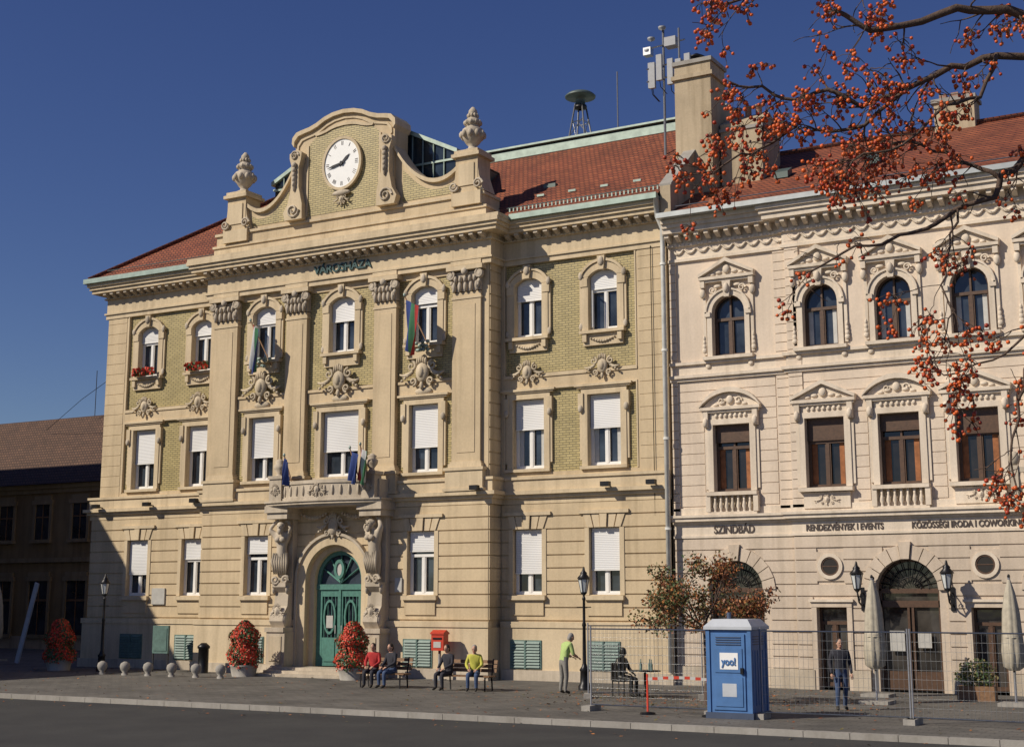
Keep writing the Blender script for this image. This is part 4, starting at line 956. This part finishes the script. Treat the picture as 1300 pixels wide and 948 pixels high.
def parasol(x,y,h=3.3):
    m=MB();m.tube([(0,0,0),(0,0,h)],.035,'grey_steel',8);m.box(-.4,.4,-.4,.4,0,.09,'concrete')
    prof=[(.10,.9),(.22,1.0),(.25,1.4),(.22,1.9),(.20,2.4),(.13,2.9),(.05,3.2),(.02,3.28)]
    n=24;vs=[];fs=[]
    for j,(r_,z) in enumerate(prof):
        for i in range(n):
            a=2*pi*i/n;rr=r_*(1+.28*(1 if i%3==0 else -.5)*(1-j/8));vs.append((rr*cos(a),rr*sin(a),z*h/3.3))
    for j in range(len(prof)-1):
        for i in range(n): fs.append((j*n+i,j*n+(i+1)%n,(j+1)*n+(i+1)%n,(j+1)*n+i))
    m.add(vs,fs,'parasol_cloth',True);m.lathe(0,0,[(.24,1.75),(.25,1.8),(.24,1.85)],'parasol_cloth',14);m.ell((0,0,h+.03),(.04,.04,.06),'black_iron')
    m.make('closed_parasol',None,(x,y,0))
parasol(7.35,-2.6);parasol(8.1,-5.4);parasol(11.5,-4.5);parasol(-34.2,1.5,3.4)
m=MB();m.box(-.12,.12,-.03,.03,0,3.6,'toilet_grey');ob=m.make('leaning_plank',None,(-31.6,.5,0));ob.rotation_euler=(0,math.radians(16),0)
m=MB()
m.box(-.03,1.15,-.03,1.15,0,.14,'toilet_dark');m.box(.03,1.09,.03,1.09,.14,2.02,'toilet_blue')
for a,b in ((0,.09),(1.03,1.12)):
    for c,d in ((0,.09),(1.03,1.12)): m.box(a,b,c,d,.14,2.03,'toilet_blue')
m.box(.16,.96,.0,.032,.2,1.93,'toilet_blue');m.box(.22,.90,-.018,.0,.28,.95,'toilet_blue');m.box(.22,.90,-.018,.0,1.05,1.6,'toilet_blue')
for k in range(4): m.box(.25,.87,-.02,.002,1.68+k*.055,1.70+k*.055,'toilet_dark')
m.box(.86,.93,-.05,-.001,1.02,1.16,'black_iron');m.box(.35,.80,-.026,-.018,1.12,1.5,'clock_face');m.box(.4,.75,-.022,-.018,.5,.8,'toilet_grey')
for k in range(5): m.box(1.09,1.105,.16+k*.17,.27+k*.17,.3,1.55,'toilet_blue')
for k in range(4): m.box(1.09,1.1,.2,.92,1.68+k*.06,1.70+k*.06,'toilet_dark')
m.box(-.04,1.16,-.04,1.16,2.03,2.1,'toilet_grey')
m.add([(-.04,-.04,2.1),(1.16,-.04,2.1),(1.16,1.16,2.1),(-.04,1.16,2.1),(.12,.14,2.27),(1.0,.14,2.27),(1.0,1.0,2.27),(.12,1.0,2.27)],[(4,5,6,7),(0,1,5,4),(1,2,6,5),(2,3,7,6),(3,0,4,7)],'toilet_grey')
m.tube([(.25,.9,2.1),(.25,.9,2.42)],.055,'toilet_dark',10)
E=empty('portable_toilet',(5.95,-12,0));m.make('cabin',E);text('sticker','yoo!',.575,-.04,1.22,.24,'toilet_blue',E,.36,.004)
def fence(x,y,rz,L=3.4):
    m=MB();h=2.0
    for px in (0,L): m.tube([(px,0,.05),(px,0,h+.08)],.022,'grey_steel',6)
    for z in (.15,h): m.tube([(0,0,z),(L,0,z)],.018,'grey_steel',5)
    n=int(L/.11)
    for i in range(1,n): m.tube([(i*L/n,0,.15),(i*L/n,0,h)],.0035,'grey_steel',3,cap=False)
    for k in range(1,9): m.tube([(0,0,.15+k*.205),(L,0,.15+k*.205)],.0035,'grey_steel',3,cap=False)
    for px in (0,L): m.box(px-.12,px+.12,-.3,.3,0,.13,'concrete')
    m.make('construction_fence',None,(x,y,0),rz)
fence(7.15,-11.6,.06);fence(10.6,-11.4,-.05);fence(14.05,-11.55,.02);fence(17.5,-11.5,.0);fence(2.55,-11.3,-.02,3.3);fence(.4,-7.2,.4,3.2)
m=MB()
for i in range(12): m.box(4.3+i*.14,4.3+(i+1)*.14-.0005,-11.75,-11.745,.80+.05*math.sin(i*.26),.87+.05*math.sin(i*.26),'red_paint' if i%2 else 'plaque')
for x in (4.3,5.9): m.tube([(x,-11.74,0),(x,-11.74,.95)],.025,'red_paint',6);m.lathe(x,-11.74,[(.2,0),(.18,.05),(.04,.07)],'black_iron',10)
m.make('barrier_tape')
m=MB();m.lathe(0,0,[(.3,0),(.3,.03),(.04,.06),(.035,.7),(.45,.72),(.45,.75),(.0,.75)],'bronze',16)
for a,b in ((.1,.1),(-.15,.05),(.25,-.1)): m.lathe(a,b,[(.04,.75),(.04,.92),(.015,.98),(.015,1.06)],'louver_green',8)
m.make('cafe_table',None,(1.7,-6.2,0))
m=MB();m.box(-.22,.22,-.2,.2,.42,.46,'bronze');m.box(-.22,.22,.18,.22,.46,.95,'bronze')
for a in (-.2,.2):
    for b in (-.18,.18): m.tube([(a,b,0),(a,b,.43)],.02,'bronze',5)
m.make('cafe_chair',None,(.95,-6.2,0),math.radians(90))
# ------------------------------------------------------------ people
def person(name,loc,rz,kind,top,pants,hair='hair_dark',skin='skin',shoe='shoe'):
    if kind=='sit':
        J={'pel':(0,0,.54),'sp':(0,.0,.74),'ch':(0,-.03,.95),'nk':(0,-.05,1.10),'hd':(0,-.07,1.18)}
        A_={'s':(.18,-.02,1.02),'e':(.25,-.10,.78),'w':(.13,-.34,.66)};L_={'h':(.09,-.03,.52),'k':(.13,-.45,.50),'a':(.13,-.42,.09),'t':(.14,-.58,.04)}
    elif kind=='stoop':
        J={'pel':(0,.03,.95),'sp':(0,-.01,1.15),'ch':(0,-.10,1.36),'nk':(0,-.17,1.49),'hd':(0,-.22,1.56)}
        A_={'s':(.19,-.11,1.42),'e':(.25,-.16,1.14),'w':(.16,-.38,1.05)};L_={'h':(.1,.03,.92),'k':(.12,.0,.5),'a':(.13,.06,.09),'t':(.15,-.11,.04)}
    else:
        J={'pel':(0,0,.96),'sp':(0,0,1.15),'ch':(0,-.01,1.36),'nk':(0,-.01,1.50),'hd':(0,-.02,1.57)}
        A_={'s':(.19,0,1.43),'e':(.25,.02,1.15),'w':(.25,-.12,.90)};L_={'h':(.09,0,.92),'k':(.11,-.06,.5),'a':(.12,.04,.09),'t':(.14,-.13,.04)}
    E_=[('pel','sp'),('sp','ch'),('ch','nk'),('nk','hd')]
    rd=dict(pel=(.16,.13),sp=(.15,.115),ch=(.17,.12),nk=.058,hd=.055);cats={('pel','sp'):top,('sp','ch'):top,('ch','nk'):top,('nk','hd'):skin}
    for s,sg in (('l',-1),('r',1)):
        for k,v in A_.items(): J[s+k]=(v[0]*sg,v[1],v[2])
        yo=0 if kind=='sit' else (.12*sg if kind=='stand' else 0)
        for k,v in L_.items(): J[s+'L'+k]=(v[0]*sg,v[1]+(yo if k in 'kat' else 0)*(1 if k!='k' else .5),v[2])
        E_+=[('ch',s+'s'),(s+'s',s+'e'),(s+'e',s+'w'),('pel',s+'Lh'),(s+'Lh',s+'Lk'),(s+'Lk',s+'La'),(s+'La',s+'Lt')]
        cats.update({('ch',s+'s'):top,(s+'s',s+'e'):top,(s+'e',s+'w'):skin if top=='cloth_green' else top,('pel',s+'Lh'):pants,(s+'Lh',s+'Lk'):pants,(s+'Lk',s+'La'):pants,(s+'La',s+'Lt'):shoe})
        rd.update({s+'s':.078,s+'e':.055,s+'w':.036,s+'Lh':.10,s+'Lk':.072,s+'La':.052,s+'Lt':.042})
    b=skin_fig(J,E_,rd,cats)
    hx,hy,hz=J['hd'];tilt={'sit':.2,'stoop':.35,'stand':.05}[kind];M=Matrix.Rotation(tilt,4,'X')
    Hd=MB();Hd.ell((0,0,.07),(.075,.095,.12),skin,14,10);Hd.ell((0,-.02,-.0),(.055,.065,.06),skin,10,7)
    Hd.ell((0,-.1,.05),(.014,.022,.025),skin,6,5);Hd.ell((0,-.085,.0),(.026,.012,.007),'cloth_red' if skin=='skin' else skin,6,4)
    for s in (-1,1): Hd.ell((s*.03,-.083,.075),(.013,.01,.009),'interior_dark',6,4);Hd.ell((s*.077,.0,.06),(.012,.022,.032),skin,6,5);Hd.ell((s*.03,-.085,.095),(.02,.01,.005),hair,6,4)
    Hd.ell((0,.022,.105),(.084,.092,.098),hair,14,9);Hd.ell((0,.05,.05),(.078,.065,.1),hair,12,8)
    b.merge(Hd,Matrix.Translation((hx,hy,hz))@M)
    for s,sg in (('l',-1),('r',1)):
        e_=Vector(J[s+'e']);w_=Vector(J[s+'w']);d=(w_-e_).normalized();side=Vector((sg,0,0));side=(side-d*side.dot(d)).normalized();up_=d.cross(side)
        if up_.z<0: up_=-up_
        c=w_+d*.045;Mt=Matrix((side,d,up_)).transposed()
        b.ell(c,(.038,.05,.016),skin,10,7,M=Mt)
        for k,(o,L) in enumerate(((-.028,.06),(-.01,.07),(.01,.066),(.028,.052))):
            p=c+side*o+d*.04;b.tube([p[:],(p+d*L*.5-up_*.006)[:],(p+d*L*.85-up_*.03)[:]],[.0095,.0085,.006],skin,6)
        p=c-side*.034-d*.02;b.tube([p[:],(p-side*.022+d*.03)[:],(p-side*.02+d*.055-up_*.01)[:]],[.011,.0095,.007],skin,6)
    o=b.make(name,None,loc,rz);return o
person('standing_person',(-1.0,-6,0),math.radians(150),'stoop','cloth_green','cloth_grey','hair_grey')
person('seated_person',(-7.75,-6.15,0),math.radians(10),'sit','cloth_red','cloth_dark')
person('seated_person',(-7.05,-6.15,0),math.radians(-15),'sit','cloth_dark','cloth_blue')
person('seated_person',(-4.95,-6.15,0),math.radians(-10),'sit','cloth_dark','cloth_dark')
person('seated_person',(-4.0,-6.15,0),math.radians(20),'sit','cloth_yellow','cloth_blue','hair_grey')
person('seated_statue',(.95,-6.2,0),math.radians(80),'sit','bronze','bronze','bronze','bronze','bronze')
person('standing_person',(8.0,-8.2,0),math.radians(30),'stand','cloth_dark','cloth_blue')
# ------------------------------------------------------------ small street tree
def leafblob(m,c,rad,n,rr,mats,s0=.04,s1=.08):
    for i in range(n):
        while True:
            p=Vector((rr.uniform(-1,1),rr.uniform(-1,1),rr.uniform(-1,1)))
            if p.length<1: break
        p=Vector((p.x*rad[0],p.y*rad[1],p.z*rad[2]))+Vector(c);s=rr.uniform(s0,s1)
        nrm=Vector((rr.uniform(-1,1),rr.uniform(-1,1),rr.uniform(-.2,1))).normalized();u=nrm.orthogonal().normalized();v=nrm.cross(u)
        a=rr.uniform(0,6.3);u,v=u*cos(a)+v*sin(a),v*cos(a)-u*sin(a)
        m.add([(p+u*s)[:],(p+v*s*.55)[:],(p-u*s)[:],(p-v*s*.55)[:]],[(0,1,2,3)],rr.choice(mats))
rr=random.Random(5);m=MB()
m.tube([(0,0,0),(.03,0,.9),(-.02,.03,2.1)],[.09,.07,.06],'bark',8)
def grow(m,p,d,L,r_,lev,tips,rr):
    pts=[p];dd=d.copy();q=p.copy()
    for k in range(4):
        dd=(dd+Vector((rr.uniform(-.25,.25),rr.uniform(-.25,.25),rr.uniform(-.1,.2)))).normalized();q=q+dd*L/4;pts.append(q.copy())
    m.tube([x[:] for x in pts],[r_*(1-.15*k) for k in range(5)],'bark',5)
    if lev==0: tips.append(q);tips.append(pts[2]);return
    for k in range(3):
        nd=(dd+Vector((rr.uniform(-.9,.9),rr.uniform(-.9,.9),rr.uniform(-.5,.6)))).normalized();grow(m,pts[rr.choice([2,3,4])],nd,L*.68,r_*.55,lev-1,tips,rr)
tips=[]
for k in range(8):
    a=2*pi*k/8+rr.uniform(-.3,.3);grow(m,Vector((-.02,.03,1.7+.05*k)),Vector((cos(a)*.9,sin(a)*.9,rr.uniform(.15,1.0))).normalized(),1.05,.035,2,tips,rr)
for tp in tips:
    if rr.random()<.93:
        lowred=['plant_leaf_olive','plant_leaf_red','plant_leaf_olive','plant_leaf','plant_leaf_orange'] if tp.x<.2 else ['plant_leaf_orange','plant_leaf_red','plant_leaf_red','plant_leaf_olive']
        leafblob(m,tp,(.32,.32,.24),rr.randint(34,75),rr,lowred,.03,.06)
m.make('young_tree',None,(4.3,-8,0))
m=MB();m.box(-.5,.5,-.2,.2,0,.4,'bench_wood');leafblob(m,(0,0,.7),(.6,.3,.45),900,rr,['plant_leaf','plant_leaf_olive'],.03,.06);m.make('planter_shrub',None,(10.2,-3,0))
# ------------------------------------------------------------ berry tree (foreground)
rr=random.Random(21);m=MB();bm=MB()
ph=(1+5**.5)/2
V_=[(-1,ph,0),(1,ph,0),(-1,-ph,0),(1,-ph,0),(0,-1,ph),(0,1,ph),(0,-1,-ph),(0,1,-ph),(ph,0,-1),(ph,0,1),(-ph,0,-1),(-ph,0,1)]
F_=[(0,11,5),(0,5,1),(0,1,7),(0,7,10),(0,10,11),(1,5,9),(5,11,4),(11,10,2),(10,7,6),(7,1,8),(3,9,4),(3,4,2),(3,2,6),(3,6,8),(3,8,9),(4,9,5),(2,4,11),(6,2,10),(8,6,7),(9,8,1)]
def berry(p,s,mt):
    bm.add([(p.x+a*s/1.9,p.y+b*s/1.9,p.z+c*s/1.9) for a,b,c in V_],F_,mt,True)
def cluster(p,n):
    for i in range(n):
        q=p+Vector((rr.gauss(0,.032),rr.gauss(0,.032),rr.gauss(-.025,.030)))
        m.tube([p[:],((p+q)/2+Vector((0,0,.012)))[:],q[:]],.0022,'bark',3,cap=False)
        berry(q,rr.uniform(.010,.0155),'berry' if rr.random()<.7 else 'berry_dark')
def twig(p,d,L,r_,lev,pb):
    n=5;pts=[p];dd=d.copy();q=p.copy()
    for k in range(n):
        dd=(dd+Vector((rr.uniform(-.35,.35),rr.uniform(-.35,.35),rr.uniform(-.34,.22)))).normalized();q=q+dd*L/n;pts.append(q.copy())
    m.tube([x[:] for x in pts],[max(.0022,r_*(1-.15*k)) for k in range(n+1)],'bark',5,cap=False)
    if rr.random()<pb: cluster(q,rr.randint(5,12))
    if lev>0:
        for k in range(rr.randint(1,3)):
            nd=(dd+Vector((rr.uniform(-1,1),rr.uniform(-1,1),rr.uniform(-1,.7)))).normalized();twig(pts[rr.randint(2,n)],nd,L*rr.uniform(.45,.75),r_*.55,lev-1,pb)
limbs=[
 ([(4.6,3.6),(4.1,4.9),(3.5,5.75),(2.99,6.1),(2.7,6.12),(2.4,6.05),(2.1,5.98),(1.9,6.1)],.05,.014,7,.6),
 ([(3.3,5.9),(2.9,5.9),(2.65,5.85),(2.35,5.7),(2.1,5.62),(1.9,5.7),(1.7,5.64),(1.5,5.72),(1.3,5.76)],.028,.007,13,.7),
 ([(2.35,5.7),(2.1,5.5),(1.9,5.45),(1.7,5.48),(1.5,5.36),(1.32,5.3),(1.2,5.2)],.014,.005,12,.75),
 ([(2.9,5.9),(2.75,5.6),(2.5,5.5),(2.25,5.28),(2.0,5.2),(1.85,5.08)],.014,.005,9,.7),
 ([(4.1,4.9),(3.5,5.3),(3.0,5.24),(2.87,5.15),(2.82,5.0),(2.6,4.93),(2.4,4.83),(2.15,4.74),(1.9,4.68),(1.68,4.55)],.032,.005,7,.55),
 ([(2.87,5.15),(2.72,5.25),(2.5,5.33),(2.3,5.4),(2.12,5.32)],.016,.006,8,.65),
 ([(2.6,4.93),(2.52,4.7),(2.45,4.45),(2.5,4.3),(2.44,4.15)],.008,.004,4,.6),
 ([(4.3,4.4),(3.6,4.5),(3.1,4.4),(2.95,4.2),(2.85,3.95),(2.78,3.7),(2.74,3.5),(2.76,3.3)],.022,.005,7,.45),
 ([(2.95,4.2),(2.78,4.07),(2.6,4.0),(2.45,4.02)],.008,.004,4,.8),
 ([(3.6,4.5),(3.15,3.9),(3.0,3.6),(2.95,3.35)],.010,.005,4,.5),
 ([(3.5,5.75),(3.0,6.35),(2.4,6.5),(1.9,6.38),(1.5,6.3),(1.2,6.2)],.026,.007,8,.8),
 ([(4.1,4.9),(4.6,5.9),(4.4,7.0),(4.1,7.6)],.05,.012,9,.6),
 ([(4.6,3.6),(5.3,4.8),(5.9,6.0),(6.2,6.9)],.06,.012,11,.6),
 ([(4.6,3.6),(4.5,4.9),(5.0,6.2),(5.0,7.3)],.05,.012,10,.6),
]
m.tube([(4.9,.4,0),(4.85,.3,1.2),(4.7,.1,2.5),(4.6,0,3.65)],[.15,.12,.1,.075],'bark',10)
for pl,r0,r1,dn,pb in limbs:
    off=rr.uniform(-.25,.25);pts=[]
    for i in range(len(pl)-1):
        for k in range(3):
            t_=k/3;x=pl[i][0]*(1-t_)+pl[i+1][0]*t_;z=pl[i][1]*(1-t_)+pl[i+1][1]*t_
            pts.append(Vector((x+rr.uniform(-.014,.014),off*min(1,len(pts)/6)+rr.uniform(-.02,.02),z+rr.uniform(-.018,.018))))
    pts.append(Vector((pl[-1][0],off,pl[-1][1])));n=len(pts)
    rs=[r0+(r1-r0)*(i/(n-1))**.7 for i in range(n)]
    m.tube([p[:] for p in pts],rs,'bark',8,cap=False)
    for k in range(dn*2):
        i=rr.randint(2,n-1);d=(pts[min(i+1,n-1)]-pts[i-1]).normalized();nd=(d*.5+Vector((rr.uniform(-.9,.6),rr.uniform(-1,1),rr.uniform(-.9,.8)))).normalized()
        twig(pts[i],nd,rr.uniform(.12,.32),min(.007,rs[i]*.5),1,pb)
    cluster(pts[-1],9)
for k in range(60):
    v=rr.choice(m.v);leafblob(m,v,(.05,.05,.05),1,rr,['plant_leaf_red'],.02,.035)
th=math.radians(29.87);Cam=Vector((19.045,-44,2.7))
org=Cam+Vector((-sin(th),cos(th),0))*8.0;org.z=0
BT=empty('berry_tree',org);BT.rotation_euler=(0,0,th)
m.make('trunk_and_branches',BT);bm.make('berries',BT)
m=MB();m.tube([(-49,17,13.0),(-44,15,14.3),(-38.5,14,16.2)],.02,'black_iron',4);m.make('overhead_cable')
# ------------------------------------------------------------ light, sky, camera
az,el=math.radians(40),math.radians(37)
d=Vector((sin(az)*cos(el),cos(az)*cos(el),-sin(el)))
L=bpy.data.lights.new('sun','SUN');L.energy=4.6;L.angle=math.radians(.5);L.color=(1,.90,.75)
lo=bpy.data.objects.new('sun',L);bpy.context.collection.objects.link(lo);lo.rotation_euler=d.to_track_quat('-Z','Y').to_euler();lo.location=(-30,-60,40)
wd=bpy.data.worlds.new("World");bpy.context.scene.world=wd;wd.use_nodes=True;nt=wd.node_tree
sk=nt.nodes.new('ShaderNodeTexSky');sk.sky_type='NISHITA';sk.sun_disc=False;sk.sun_elevation=el;sk.sun_rotation=math.radians(220);sk.air_density=1.0;sk.dust_density=.1;sk.ozone_density=4.0;sk.altitude=300
hs=nt.nodes.new('ShaderNodeHueSaturation');hs.inputs['Saturation'].default_value=1.15;hs.inputs['Hue'].default_value=.522
nt.links.new(sk.outputs[0],hs.inputs['Color']);nt.links.new(hs.outputs[0],nt.nodes['Background'].inputs[0]);nt.nodes['Background'].inputs[1].default_value=.062
cam=bpy.data.cameras.new('camera');co=bpy.data.objects.new('camera',cam);bpy.context.collection.objects.link(co)
co.location=Cam;co.rotation_euler=(math.radians(90+10.45),0,th);cam.sensor_width=36;cam.lens=1800/1300*36;cam.shift_y=-44/1300;cam.clip_end=2000;cam.clip_start=.1
sc=bpy.context.scene;sc.camera=co;sc.view_settings.view_transform='Standard';sc.view_settings.look='None';sc.view_settings.exposure=0
